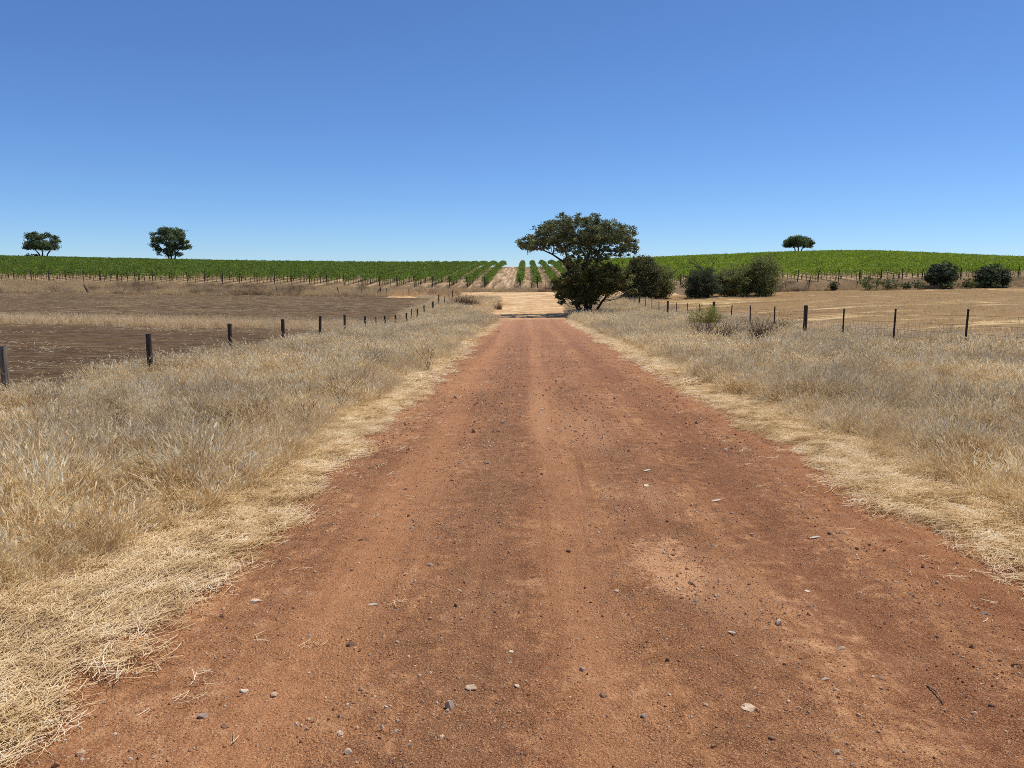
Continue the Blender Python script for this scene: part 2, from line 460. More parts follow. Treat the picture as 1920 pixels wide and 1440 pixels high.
o = obj('road', new_mesh('road', V, np.stack([a, a + 1, a + nx + 1, a + nx], 1), MAT_ROAD, smooth=True))
tag(o, 'red dirt road with gravel running straight ahead', 'road', kind='structure')

def ROADZ(x, y): return road_z(np.asarray(x, float), np.asarray(y, float))

o = obj('crossing_road', grid_mesh('crossing_road', np.arange(-18, 20.1, .5), np.arange(99, 112.1, .5), lambda x, y: H(x, y) + .06 - .12 * (np.abs(y - 105.5) > 6.2), MAT_ROAD))
tag(o, 'pale sandy road crossing at the end of the dirt road', 'road', kind='structure')

def side_field(name, mat, xe, far, ys, label):
    u = np.linspace(0, 1, 160) ** 1.5
    UU, YY = np.meshgrid(u, ys)
    E0 = xe(YY); XX = E0 * (1 - UU) + far * UU
    ZZ = H(XX, YY) + .035 - .07 * (UU < 1e-6)
    V = np.stack([XX, YY, ZZ], -1).reshape(-1, 3); nx = len(u)
    a = (np.arange(len(ys) - 1)[:, None] * nx + np.arange(nx - 1)[None]).ravel()
    F = np.stack([a, a + 1, a + nx + 1, a + nx], 1)
    if far < 0: F = F[:, ::-1]
    return tag(obj(name, new_mesh(name, V, F, mat, smooth=True)), label, 'field', kind='structure')
side_field('field', MAT_PLOUGH, lambda y: -9.7 - 1.0 * vnoise(y * 0, y, 5, 31) - np.clip((y - 60) / 40, 0, 1) * 9, -130, np.arange(6, 50.1, .5), 'bare reddish brown ploughed paddock nearer than the straw strip')
side_field('field', MAT_PLOUGH, lambda y: -10.6 - 1.2 * vnoise(y * 0, y, 5, 33) - np.clip((y - 60) / 40, 0, 1) * 2.5, -130, np.arange(59, 103.1, .6), 'dark ploughed paddock beyond the straw strip')
side_field('field', MAT_STUB, lambda y: 12.6 + .8 * vnoise(y * 0, y, 4, 32), 130, np.arange(8, 101.1, .5), 'tan stubble paddock behind the wire fence')
o = obj('track', grid_mesh('track', np.arange(-6.1, -1.3, .3), np.arange(117, 262, 1.0), lambda x, y: H(x, y) + .05 - .03 * np.exp(-((np.abs(x + 3.7) - .9) / .3) ** 2), MAT_TRACK))
tag(o, 'pale wheel track climbing between the vine rows', 'track', kind='structure')

# ------------------------------------------------------------------ scattered stuff through geometry nodes
def scatter(name, P, variants, label, cat, tilt=.12, smin=.8, smax=1.2, size=None, flatrot=False, flatten=False, kind='stuff'):
    n = len(P)
    me = bpy.data.meshes.new(name)
    me.vertices.add(n); me.vertices.foreach_set('co', np.asarray(P, np.float32).ravel())
    if flatten:                                        # wind and feet have laid whole patches over, all to one side
        fl = np.clip((vnoise(P[:, 0], P[:, 1], 1.3, 59) - .58) * 5, 0, 1); dr = 6.28 * vnoise(P[:, 0], P[:, 1], 2.5, 60)
        rot = np.stack([rng.normal(0, tilt, n) + fl * .5 * np.cos(dr), rng.normal(0, tilt, n) + fl * .5 * np.sin(dr), rng.normal(0, .8, n)], 1)
    else:
        rot = np.stack([rng.normal(0, tilt, n), rng.normal(0, tilt, n), rng.uniform(0, 6.283, n)], 1)
    if flatrot: rot[:, :2] = rng.uniform(0, 6.283, (n, 2))
    a = me.attributes.new('rot', 'FLOAT_VECTOR', 'POINT'); a.data.foreach_set('vector', rot.astype(np.float32).ravel())
    a = me.attributes.new('scl', 'FLOAT', 'POINT')
    a.data.foreach_set('value', (rng.uniform(smin, smax, n) if size is None else np.asarray(size)).astype(np.float32))
    a = me.attributes.new('vid', 'INT', 'POINT'); a.data.foreach_set('value', rng.integers(0, len(variants), n).astype(np.int32))
    src = bpy.data.collections.new(name + ' sources')
    for k, v in enumerate(variants):
        src.objects.link(bpy.data.objects.new('%s source %d' % (name, k), v))
    o = obj(name, me); tag(o, label, cat, kind=kind)
    ng = bpy.data.node_groups.new(name, 'GeometryNodeTree')
    ng.interface.new_socket('Geometry', in_out='INPUT', socket_type='NodeSocketGeometry')
    ng.interface.new_socket('Geometry', in_out='OUTPUT', socket_type='NodeSocketGeometry')
    N, L = ng.nodes, ng.links
    gi, go = N.new('NodeGroupInput'), N.new('NodeGroupOutput')
    ci = N.new('GeometryNodeCollectionInfo'); ci.inputs['Collection'].default_value = src
    ci.inputs['Separate Children'].default_value = True; ci.inputs['Reset Children'].default_value = True
    ip = N.new('GeometryNodeInstanceOnPoints'); ip.inputs['Pick Instance'].default_value = True
    def na(nm, dt):
        q = N.new('GeometryNodeInputNamedAttribute'); q.data_type = dt; q.inputs['Name'].default_value = nm
        return q.outputs['Attribute']
    e2r = N.new('FunctionNodeEulerToRotation')
    L.new(na('rot', 'FLOAT_VECTOR'), e2r.inputs[0])
    L.new(gi.outputs[0], ip.inputs['Points']); L.new(ci.outputs[0], ip.inputs['Instance'])
    L.new(na('vid', 'INT'), ip.inputs['Instance Index']); L.new(e2r.outputs[0], ip.inputs['Rotation'])
    L.new(na('scl', 'FLOAT'), ip.inputs['Scale']); L.new(ip.outputs[0], go.inputs[0])
    o.modifiers.new('scatter', 'NODES').node_group = ng
    return o

def clump(name, mat, n, R, h, w, lean=.25, curl=.4, heads=0., hvar=.35, drift=0., headw=.004):
    """a tuft of n curved blades, some with a seed head"""
    ang = rng.uniform(0, 6.283, n); r = R * np.sqrt(rng.uniform(0, 1, n))
    bx, by = r * np.cos(ang), r * np.sin(ang)
    hh = h * np.clip(rng.normal(1, hvar, n), .3, 1.8); az = rng.uniform(0, 6.283, n)
    le = np.abs(rng.normal(0, lean, n)) + lean * .3; cu = np.abs(rng.normal(0, curl, n))
    fa = rng.uniform(0, 6.283, n); tint = rng.uniform(0, 1, n)
    dx, dy = np.cos(az), np.sin(az)
    Vs, T = [], []
    ts = (0, .38, .72, 1.0)
    for t in ts:
        off = hh * (le * t + cu * t * t); z = hh * (t - .35 * cu * t * t) - .01
        px, py = bx + dx * off + drift * t * hh, by + dy * off
        ww = w * (1 - .8 * t) * .5
        for sgn in (-1, 1):
            Vs.append(np.stack([px + sgn * ww * np.cos(fa), py + sgn * ww * np.sin(fa), z], 1))
    Vb = np.stack(Vs, 1).reshape(-1, 3); Tb = np.repeat(tint, 8)
    i = np.arange(n)[:, None] * 8
    F = np.concatenate([np.concatenate([i + a, i + a + 1, i + a + 3, i + a + 2], 1) for a in (0, 2, 4)])
    k = int(n * heads)
    if k:
        tip = Vb.reshape(n, 8, 3)[:k, 6]; prev = Vb.reshape(n, 8, 3)[:k, 4]
        d = tip - prev; d /= np.linalg.norm(d, axis=1)[:, None] + 1e-6
        Lh = rng.uniform(.035, .085, k)[:, None]; q = []
        for s_ in (0, 1):
            a_ = fa[:k] + s_ * 1.57
            sd = np.stack([np.cos(a_), np.sin(a_), np.zeros(k)], 1) * headw
            q.append(np.stack([tip - d * Lh * .4, tip + d * Lh * .2 + sd, tip + d * Lh, tip + d * Lh * .2 - sd], 1).reshape(-1, 3))
        base = len(Vb)
        Vb = np.concatenate([Vb] + q); Tb = np.concatenate([Tb * .72] + [np.repeat(np.clip(tint[:k] * .4 + .75, 0, 1.1), 4)] * 2)
        F = np.concatenate([F, base + np.arange(8 * k).reshape(-1, 4)])
    return new_mesh(name, Vb, F, mat, {'tint': Tb})

def straw_mat_clump(name, mat, n, R, L, w, zup=.03):
    ang = rng.uniform(0, 6.283, n); r = R * np.sqrt(rng.uniform(0, 1, n))
    cx, cy = r * np.cos(ang), r * np.sin(ang)
    az = rng.uniform(0, 6.283, n); LL = L * rng.uniform(.4, 1.4, n); bend = rng.normal(0, .18, n)
    z0 = rng.uniform(0, zup, n); dz = rng.normal(0, .12, n) * LL; tint = rng.uniform(0, 1, n)
    Vs = []
    for t in (-.5, -.15, .2, .5):
        a = az + bend * t * 2
        px, py = cx + np.cos(a) * LL * t, cy + np.sin(a) * LL * t
        z = z0 + np.abs(dz) * (t + .5) + .004
        for sg in (-1, 1):
            Vs.append(np.stack([px - sg * np.sin(a) * w * .5, py + sg * np.cos(a) * w * .5, z + sg * w * .25], 1))
    V = np.stack(Vs, 1).reshape(-1, 3); i = np.arange(n)[:, None] * 8
    F = np.concatenate([np.concatenate([i + a, i + a + 1, i + a + 3, i + a + 2], 1) for a in (0, 2, 4)])
    return new_mesh(name, V, F, mat, {'tint': np.repeat(tint, 8)})

def rpts(n, x0, x1, y0, y1, keep, zf=H, dz=0.):
    x = rng.uniform(x0, x1, n); y = rng.uniform(y0, y1, n)
    k = rng.uniform(0, 1, n) < keep(x, y); x, y = x[k], y[k]
    return np.stack([x, y, zf(x, y) + dz], 1)
def inview(x, y, m=1.5): return (np.abs(x) < .74 * y + m)

LEDGE = lambda y: -2.66 - .35 * np.clip((5.5 - y) / 2.5, 0, 1) - .55 * (vnoise(y * 0, y, 1.6, 51) - .5) + np.clip((y - 12) / 10, 0, 1) * .3 - np.clip((y - 60) / 8, 0, 1) * 1.2 + np.clip((y - 73) / 6, 0, 1) * .5
REDGE = lambda y: 3.6 + .5 * (vnoise(y * 0, y, 1.4, 52) - .5) + np.clip((y - 62) / 8, 0, 1) * .3
def tall_keep(x, y):
    d = np.where(x < 0, LEDGE(y) - x, x - REDGE(y))          # >0 inside the grass
    wid = np.where(x < 0, 6.5 + 1.4 * vnoise(x, y, 3, 53) + .6 * np.clip((y - 56) / 20, 0, 1) + 3 * np.clip((y - 90) / 8, 0, 1), 10.2 + 1.5 * vnoise(x, y, 3, 54))
    fade = np.clip((wid - d) / 1.0, 0, 1)
    den = np.clip((vnoise(x, y, .45, 55) + .5 * vnoise(x, y, .17, 58) - .46) * 3, .05, 1)
    stop = np.where(x < 0, y < 99, (y < 97) & ~((y > 66) & (x < 4.2)))
    return (d > 0) * fade * den * inview(x, y) * stop
def height(P):
    d = np.where(P[:, 0] < 0, LEDGE(P[:, 1]) - P[:, 0], P[:, 0] - REDGE(P[:, 1]))
    return (.8 + .2 * np.clip(d / .4, 0, 1)) * (.62 + .65 * vnoise(P[:, 0], P[:, 1], 1.5, 56)) * (.62 + .76 * vnoise(P[:, 0], P[:, 1], .55, 66)) * rng.uniform(.75, 1.2, len(P))

TALL = [clump('tall grass', MAT_GRASS, 44, .13, .215, .0034, .32, .38, .8, hvar=.42, headw=.0052) for _ in range(7)]
GOLD = [clump('golden grass', MAT_GOLD, 40, .15, .25, .0036, .5, .7, .3, headw=.004) for _ in range(4)]
TALLF = [clump('far grass', MAT_GRASS, 44, .26, .215, .009, .35, .4, .75, hvar=.42, headw=.010) for _ in range(5)]
P = rpts(60000, -12.5, 15, 2.0, 17, lambda x, y: tall_keep(x, y))
scatter('dry_grass', P, TALL, 'tall dry grass with seed heads on both road verges', 'grass', size=height(P), flatten=True, tilt=.2)
P = rpts(72000, -13, 17, 17, 42, lambda x, y: tall_keep(x, y) * .5)
scatter('dry_grass', P, TALL[:2] + TALLF, 'tall dry grass further along both verges', 'grass', size=height(P), flatten=True, tilt=.2)
P = rpts(80000, -19, 17, 42, 99, lambda x, y: tall_keep(x, y) * .5)
scatter('dry_grass', P, TALLF, 'far dry grass running along both fences', 'grass', size=height(P) * 1.25)
def gold_keep(x, y):
    d = np.where(x < 0, LEDGE(y) - x, x - REDGE(y))
    return (d > -.22) * np.clip(1 - (d - .1) / 1.3, 0.0, 1) * inview(x, y) * (.4 + .6 * vnoise(x, y, .8, 57)) * ~((y > 66) & (x > 0))
P = rpts(52000, -6, 7, 2, 60, lambda x, y: gold_keep(x, y) * np.clip(14 / y, .3, 1))
d_ = np.where(P[:, 0] < 0, LEDGE(P[:, 1]) - P[:, 0], P[:, 0] - REDGE(P[:, 1]))
scatter('golden_grass', P, GOLD, 'golden dry grass at the inner edge of the verges', 'grass', size=(.45 + .5 * np.clip((d_ + .3) / .8, 0, 1)) * rng.uniform(.7, 1.2, len(P)), tilt=.25)

STRAW = [straw_mat_clump('straw', MAT_STRAW, 90, .17, .11, .0024, .03) for _ in range(5)]
STRAWFAR = [straw_mat_clump('straw', MAT_STRAW, 64, .3, .16, .006, .04) for _ in range(3)]
def straw_keep(x, y, soft=.5):
    red = np.where(x < 0, -1.78 - .1 * np.clip((4.5 - y) / 2, 0, 1) - .35 * (vnoise(y * 0, y, .9, 61) - .5) - .25 * (vnoise(y * 0, y, .3, 62) - .5) - x, x - 2.78 - .3 * (vnoise(y * 0, y, .9, 63) - .5))
    red = red - np.clip((y - 54) / 10, 0, 1) * .9
    tal = np.where(x < 0, LEDGE(y) - x, x - REDGE(y))
    return np.clip((red + .02) / soft, 0, 1) ** 1.3 * np.clip((.9 - tal) / .6, 0, 1) * inview(x, y) * ~((y > 64) & (x > 0)) * (.5 + .5 * np.clip(vnoise(x, y, .4, 64) * 1.8, 0, 1))
P = rpts(36000, -4.5, 5.5, 1.6, 14, lambda x, y: straw_keep(x, y), ROADZ, -.005)
scatter('straw_mat', P, STRAW, 'flattened pale straw along both edges of the road', 'straw', tilt=.08)
P = rpts(24000, -4.6, 5.5, 14, 74, lambda x, y: straw_keep(x, y) * np.clip(22 / y, .25, 1), ROADZ, -.005)
scatter('straw_mat', P, STRAWFAR, 'flattened straw along the far road edges', 'straw', tilt=.06)
# loose straws on the red soil
LOOSE = [straw_mat_clump('loose straw', MAT_STRAW, k, .06, .065, .0027, .012) for k in (2, 3, 5, 8, 12)]
P = rpts(20000, -2.9, 3.4, 1.6, 16, lambda x, y: np.where(x < 0, np.exp(-np.clip(x + 2.0, 0, 9) / .28), np.exp(-np.clip(2.85 - x, 0, 9) / .2)) * .7 * (vnoise(x, y, .35, 65) > .40), ROADZ)
scatter('loose_straw', P, LOOSE, 'loose straws strewn over the red soil by the verges', 'straw', tilt=.05)

# straw strip crossing the left paddock, short stubble on the right paddock
P = rpts(15000, -85, -9.3, 46, 62, lambda x, y: inview(x, y, 4) * np.exp(-((y - 53.5 - 2 * (vnoise(x, y * 0, 14, 71) - .5)) / 3.4) ** 2) * (.4 + .6 * vnoise(x, y, 2.5, 72)))
scatter('golden_grass', P, [clump('strip grass', MAT_STRAW, 40, .3, .42, .012, .3, .4, .3, headw=.01) for _ in range(3)], 'golden grass strip crossing the left ploughed paddock', 'grass')
P = rpts(26000, 12.4, 78, 14, 100, lambda x, y: inview(x, y, 4) * (vnoise(x, y * 2.5, 6, 73) > .36) * .8)
scatter('stubble', P, [clump('stubble', MAT_GOLD, 26, .4, .16, .010, .35, .3, 0) for _ in range(3)], 'short cut stubble over the right paddock', 'stubble')
P = rpts(14000, -85, -10, 12, 102, lambda x, y: inview(x, y, 4) * (vnoise(x, y * 3, 5, 74) > .55) * ~((y > 49) & (y < 60)))
scatter('stubble', P, [straw_mat_clump('field straw', MAT_GRASS, 14, .7, .11, .009, .05) for _ in range(3)], 'sparse pale straw bits over the ploughed paddock', 'straw')

# weedy belt in front of the vineyard
SCR = [clump('scrub', MAT_SCRUB, 44, .32, .5, .016, .4, .4, .5, headw=.016) for _ in range(5)]
DRK = [clump('dark scrub', MAT_WEED, 60, .34, .6, .012, .45, .3, .3, headw=.012) for _ in range(3)]
def belt(x, y):
    a = np.where(x < -9, 99.6 + 2.5 * vnoise(x, y * 0, 6, 81), np.where(x < 24, 112.6, 101.0 + 1.5 * vnoise(x, y * 0, 6, 82)))
    b = np.where(x < 20, 117.5, 110.5)
    return (y > a) & (y < b) & inview(x, y, 4)
P = rpts(21000, -92, 90, 99, 118, lambda x, y: belt(x, y) * (.35 + .65 * vnoise(x, y, 3, 83)))
scatter('dry_scrub', P, SCR, 'belt of dry tan weeds below the vineyard', 'weeds', size=rng.uniform(.5, 1.15, len(P)) * np.where((P[:, 0] > -9) & (P[:, 0] < 24), .75, .95))
P = rpts(7000, -92, 90, 100, 117, lambda x, y: belt(x, y) * (vnoise(x, y, 4, 84) > .66) * .8)
scatter('dry_scrub', P, DRK, 'darker brown dead weeds inside the scrub belt', 'weeds', size=rng.uniform(.5, 1.25, len(P)))

# ------------------------------------------------------------------ stones
def rock_mesh(name, mat, seed, flat=.65, sub=2, rough=.28):
    r = np.random.default_rng(seed)
    import bmesh
    bm = bmesh.new(); bmesh.ops.create_icosphere(bm, subdivisions=sub, radius=.5)
    V = np.array([v.co[:] for v in bm.verts])
    planes = r.normal(0, 1, (9, 3)); planes /= np.linalg.norm(planes, axis=1)[:, None]
    for p_ in planes:                                  # chop facets
        d = V @ p_ - r.uniform(.23, .42); V -= np.where(d > 0, d, 0)[:, None] * p_
    V *= 1 + rough * .3 * r.normal(0, 1, (len(V), 1)) * (.6 if sub > 1 else .3)
    V *= np.array([1, r.uniform(.65, .9), flat])
    for v, c in zip(bm.verts, V): v.co = c
    me = bpy.data.meshes.new(name); bm.to_mesh(me); bm.free(); me.materials.append(mat); return me

PEB = [rock_mesh('pebble', MAT_GRAVEL, 100 + k, .6 + .1 * (k % 3), 1) for k in range(7)]
def road_keep(x, y):
    inside = np.clip((x + 2.25) / .3, 0, 1) * np.clip((3.0 - x) / .3, 0, 1)
    xw = x + .5 * (vnoise(x * .6, y, 5, 91) - .5)
    g = lambda c, w: np.exp(-((xw - c) / w) ** 2)
    tr = np.clip(.34 + .9 * g(-.35, .34) + .75 * g(1.0, .34) + .5 * g(-1.6, .3) + .55 * g(2.3, .35), 0, 1) * (.35 + .9 * vnoise(x, y, .45, 92))
    return inside * tr * inview(x, y, .5)
P = rpts(150000, -2.4, 3.2, 1.5, 8.5, road_keep, ROADZ, .0005)
scatter('gravel', P, PEB, 'fine gravel strewn over the near red road', 'gravel', flatrot=True, size=.0068 * np.exp(rng.normal(0, .42, len(P))))
P = rpts(26000, -2.4, 3.2, 1.5, 14, lambda x, y: road_keep(x, y) * (.3 + vnoise(x, y, .5, 93)), ROADZ, .001)
scatter('gravel', P, PEB, 'coarser pebbles strewn over the near red road', 'gravel', flatrot=True, size=.015 * np.exp(rng.normal(0, .42, len(P))))
P = rpts(60000, -2.4, 3.2, 8, 60, lambda x, y: road_keep(x, y) * np.clip(16 / y, .15, 1), ROADZ, .001)
scatter('gravel', P, PEB, 'pebbles strewn over the farther red road', 'gravel', flatrot=True, size=.023 * np.exp(rng.normal(0, .45, len(P))))

STONES = [  # photo x, y, width px, flatness, material, label
    (482, 1135, 24, .45, MAT_PALE, 'flat pale slab stone beside the left straw edge'),
    (381, 1357, 22, .55, MAT_GREYST, 'grey wedge stone near the bottom left of the road'),
    (423, 1373, 17, .6, MAT_DARKST, 'dark brown stone just right of the grey wedge stone'),
    (458, 1308, 18, .6, MAT_WHITEST, 'split white stone, left one of a near pair'),
    (512, 1307, 18, .7, MAT_PALE, 'cream stone, right one of a near pair'),
    (123, 1382, 24, .25, MAT_REDST, 'flat reddish stone half sunk beside the bottom left straw'),
    (259, 1247, 14, .5, MAT_REDST, 'small rounded reddish stone on bare soil by the left straw'),
    (885, 1299, 26, .6, MAT_PALE, 'rough pale tan stone, biggest in the road centre'),
    (970, 1300, 14, .5, MAT_PALE, 'small cream stone right of the rough tan stone'),
    (658, 1217, 22, .75, MAT_DARKST, 'dark crumbly clod with paler top on the left wheel track'),
    (1130, 1308, 18, .7, MAT_DARKST, 'round dark brown stone right of the road centre'),
    (959, 1231, 11, .3, MAT_WHITEST, 'small bright white disc stone in the road centre'),
    (1155, 1110, 17, .4, MAT_PALE, 'flat cream stone crumbling on the road middle'),
    (808, 1068, 14, .5, MAT_GREYST, 'flat grey stone left of the middle of the road'),
    (848, 1082, 12, .7, MAT_DARKST, 'small upright brown stone beside the flat grey one'),
    (1067, 1036, 12, .7, MAT_DARKST, 'black looking pebble alone on the smooth road middle'),
    (1208, 1354, 15, .6, MAT_GREYST, 'grey and black stone near the bottom centre'),
    (655, 1428, 17, .8, MAT_PALE, 'tan stone at the bottom edge left of centre'),
    (745, 1385, 11, .7, MAT_WHITEST, 'small white stone near the bottom left of centre'),
    (1403, 1344, 28, .35, MAT_PALE, 'broad flat tan stone on the lower right road'),
    (1577, 1229, 14, .7, MAT_PALE, 'cream lumpy stone on the right half of the road'),
    (1512, 1113, 13, .35, MAT_WHITEST, 'bright yellowish white stone on the right half'),
    (1296, 1100, 14, .65, MAT_DARKST, 'dark stone just left below the pale dust patch'),
    (1848, 1160, 15, .45, MAT_GREYST, 'flat grey stone near the right edge of the picture'),
    (1858, 1332, 13, .75, MAT_DARKST, 'dark rounded stone at the lower right corner'),
    (1547, 1291, 15, .4, MAT_WHITEST, 'narrow white sliver stone on the lower right road'),
    (1446, 1400, 15, .6, MAT_DARKST, 'two toned dark stone at the bottom right'),
    (760, 918, 9, .7, MAT_GREYST, 'grey stone alone near the left road edge, mid distance'),
    (912, 873, 12, .5, MAT_GREYST, 'flat grey stone mid distance on the left wheel track'),
    (1213, 918, 14, .3, MAT_WHITEST, 'white flake stone mid distance right of centre'),
    (1028, 806, 10, .5, MAT_WHITEST, 'farthest white stone in the middle of the road'),
]
for k, (px, py, w, fl, mat, lab) in enumerate(STONES):
    p_ = ground_at(px, py)
    o = obj('stone', rock_mesh('stone', mat, 300 + k, fl, 3, .10))
    s_ = w * p_.y / FPX * 1.12
    o.scale = (s_, s_, s_); o.rotation_euler = (rng.normal(0, .12), rng.normal(0, .12), rng.uniform(-.5, .5))
    o.location = (p_.x, p_.y, float(ROADZ(p_.x, p_.y)) + s_ * fl * .08)
    tag(o, lab, 'stone', 'stones on the red road')

def tube(V, F, pts, rad, sides=6):
    """append a tapered tube through pts"""
    pts = [Vector(q) for q in pts]; b0 = len(V)
    for i, q in enumerate(pts):
        d = (pts[min(i + 1, len(pts) - 1)] - pts[max(i - 1, 0)])
        d = d.normalized() if d.length > 1e-9 else Vector((0, 0, 1))
        a = d.cross(Vector((0, 1, 0)) if abs(d.y) < .8 else Vector((1, 0, 0))).normalized(); b = d.cross(a)
        r = rad[i] if isinstance(rad, (list, tuple)) else rad
        for k in range(sides):
            t = 6.28318 * k / sides
            V.append(q + a * (r * math.cos(t)) + b * (r * math.sin(t)))
    for i in range(len(pts) - 1):
        for k in range(sides):
            p0 = b0 + i * sides + k; p1 = b0 + i * sides + (k + 1) % sides
            F.append((p0, p1, p1 + sides, p0 + sides))
    F.append(tuple(range(b0 + sides - 1, b0 - 1, -1)))
    F.append(tuple(range(len(V) - sides, len(V))))

def tube_obj(name, paths, mat, parent=None, sides=6, loc=None):
    V, F = [], []
    for pts, rad in paths: tube(V, F, pts, rad, sides)
    return obj(name, new_mesh(name, np.array([v[:] for v in V]), F, mat, smooth=True), parent, loc)

# fallen leaves, bark and twigs
def leaf_blade(name, L, w, mat):
    V = [(-L / 2, 0, .002), (-L * .2, w / 2, .006), (L * .25, w * .4, .010), (L / 2, 0, .004), (L * .25, -w * .4, .006), (-L * .2, -w / 2, .003)]
    V = np.array(V); V2 = V + [0, 0, .0012]; n = 6
    F = [tuple(range(5, -1, -1)), tuple(range(6, 12))] + [(i, (i + 1) % 6, 6 + (i + 1) % 6, 6 + i) for i in range(6)]
    return new_mesh(name, np.concatenate([V, V2]), F, mat)
for px, py, L, w, rz, lab, nm in ((1372, 1202, .055, .012, -.9, 'slender white dry leaf on the right half of the road', 'dry_leaf'),
                              (1528, 1015, .085, .016, .1, 'white strip of bark on the right side of the road', 'bark_strip'),
                              (1343, 945, .09, .022, .2, 'pale bark flake on the right wheel track', 'bark_strip'),
                              (700, 1139, .07, .014, -.3, 'curved white leaf on the left part of the road', 'dry_leaf'),
                              (1213, 890, .08, .022, .3, 'upturned white leaf right of the road centre', 'dry_leaf')):
    p_ = ground_at(px, py)
    o = obj(nm, leaf_blade(nm, L, w, MAT_BLEACH), loc=(p_.x, p_.y, float(ROADZ(p_.x, p_.y)) + .004)); o.rotation_euler = (.1, -.1, rz)
    tag(o, lab, 'leaf' if nm == 'dry_leaf' else 'bark')
for px, py, px2, py2, lab in ((1738, 1290, 1768, 1326, 'thin bent twig on the lower right of the road'),
                              (690, 883, 722, 874, 'dry stalk lying at the left road edge beside the straw'),
                              (1895, 1262, 1915, 1266, 'short pale stick by the right edge of the picture'),
                              (672, 1019, 690, 1016, 'thin dark stick on the road near the left straw')):
    a_, b_ = ground_at(px, py), ground_at(px2, py2)
    za, zb = float(ROADZ(a_.x, a_.y)), float(ROADZ(b_.x, b_.y))
    tag(tube_obj('twig', [([(a_.x, a_.y, za + .004), ((a_.x + b_.x) / 2 + .01, (a_.y + b_.y) / 2, (za + zb) / 2 + .016), (b_.x, b_.y, zb + .004)], [.004, .0035, .002])], MAT_TWIG), lab, 'twig')

# ------------------------------------------------------------------ fences
def post_mesh(name, h, r, mat, seed):
    rr = random.Random(seed); V, F = [], []
    n = 5
    pts = [(rr.uniform(-.006, .006), rr.uniform(-.006, .006), -.35 + (h + .35) * i / n) for i in range(n + 1)]
    tube(V, F, pts, [r * rr.uniform(.9, 1.08) for _ in pts], 9)
    return new_mesh(name, np.array([v[:] for v in V]), F, mat)
def star_mesh(name, h, mat):
    V, F = [], []
    for k in range(3):
        a = 2.094 * k + .3; c, s = math.cos(a), math.sin(a); w, t = .034, .005
        b = len(V)
        for z in (-.3, h):
            for (p_, q) in ((0, -t), (w, -t), (w, t), (0, t)): V.append((c * p_ - s * q, s * p_ + c * q, z + (.0015 * k if z > 0 else 0)))
        F += [(b, b + 1, b + 5, b + 4), (b + 1, b + 2, b + 6, b + 5), (b + 2, b + 3, b + 7, b + 6), (b + 4, b + 5, b + 6, b + 7)]
    return new_mesh(name, np.array(V), F, mat)

def sag_wire(pts, z, n=4, sag=.02):
    out = []
    for (a, b) in zip(pts[:-1], pts[1:]):
        for i in range(n):
            t = i / n; q = a.lerp(b, t); out.append(q + Vector((0, 0, z - sag * 4 * t * (1 - t))))
    out.append(pts[-1] + Vector((0, 0, z))); return out

# left fence: round timber posts
fy = [8.2, 13.24] + [13.24 + 5.03 * i for i in range(1, 7)] + [46.2, 49.2, 53.4, 58.4, 60.2, 64.2, 68.9, 74.4, 75.6, 80.2, 85.6, 91, 95.6]
rt = empty('wire_fence', (-9, 8.2, h1(-9, 8.2)), 'timber post wire fence along the ploughed paddock left of the road', 'fence')
base = Vector(rt.location)
tops = {46.2: .95, 49.2: .95, 53.4: .95, 60.2: 1.2, 80.2: 1.4, 95.6: 1.2}
pts = []
for i, y in enumerate(fy):
    q = Vector((-9 - .14 * (i == 1) + random.uniform(-.05, .05), y, h1(-9, y))); pts.append(q)
    thin = y in (46.2, 60.2, 75.6, 85.6, 91)
    o = obj('post', post_mesh('post', tops.get(y, 1.03), .035 if thin else .062, MAT_GREYWOOD if i in (1,) else MAT_WOOD, i), rt, q - base)
    o.rotation_euler = (random.gauss(0, .02), random.gauss(0, .025), random.uniform(0, 3))
for z in (.3, .6, .9): tube_obj('wire', [([p_ - base for p_ in sag_wire(pts, z, 3)], .003)], MAT_WIRE, rt, 4)

# right fence: steel droppers, every fourth post timber, netting between
rt = empty('wire_fence', (12, 13.2, h1(12, 13.2)), 'steel and timber post netting fence along the stubble paddock right of the road', 'fence')
base = Vector(rt.location); pts = []
for i in range(-2, 18):
    y = 21.2 + 4.02 * i; q = Vector((12 + random.uniform(-.03, .03), y, h1(12, y))); pts.append(q)
    timber = (i - 3) % 4 == 0
    o = obj('timber_post' if timber else 'steel_post', post_mesh('timber_post', 1.32, .085, MAT_WOOD, 60 + i) if timber else star_mesh('steel_post', 1.22, MAT_STEEL), rt, q - base)
    o.rotation_euler = (random.gauss(0, .02), random.gauss(0, .02), random.uniform(0, 3))
for z in (.12, .34, .56, .80, 1.05): tube_obj('wire', [([p_ - base for p_ in sag_wire(pts, z, 3, .012)], .0034)], MAT_WIRE, rt, 4)
for a, b in zip(pts[:9], pts[1:10]):
    zig = []
    for k in range(1, 18):                             # one continuous woven wire per bay
        q = a.lerp(b, k / 18) - base
        ends = [q + Vector((.001, 0, .12)), q + Vector((.001, 0, .80))]
        zig += ends if k % 2 else ends[::-1]
    tube_obj('netting', [(zig, .0024)], MAT_WIRE, rt, 3)

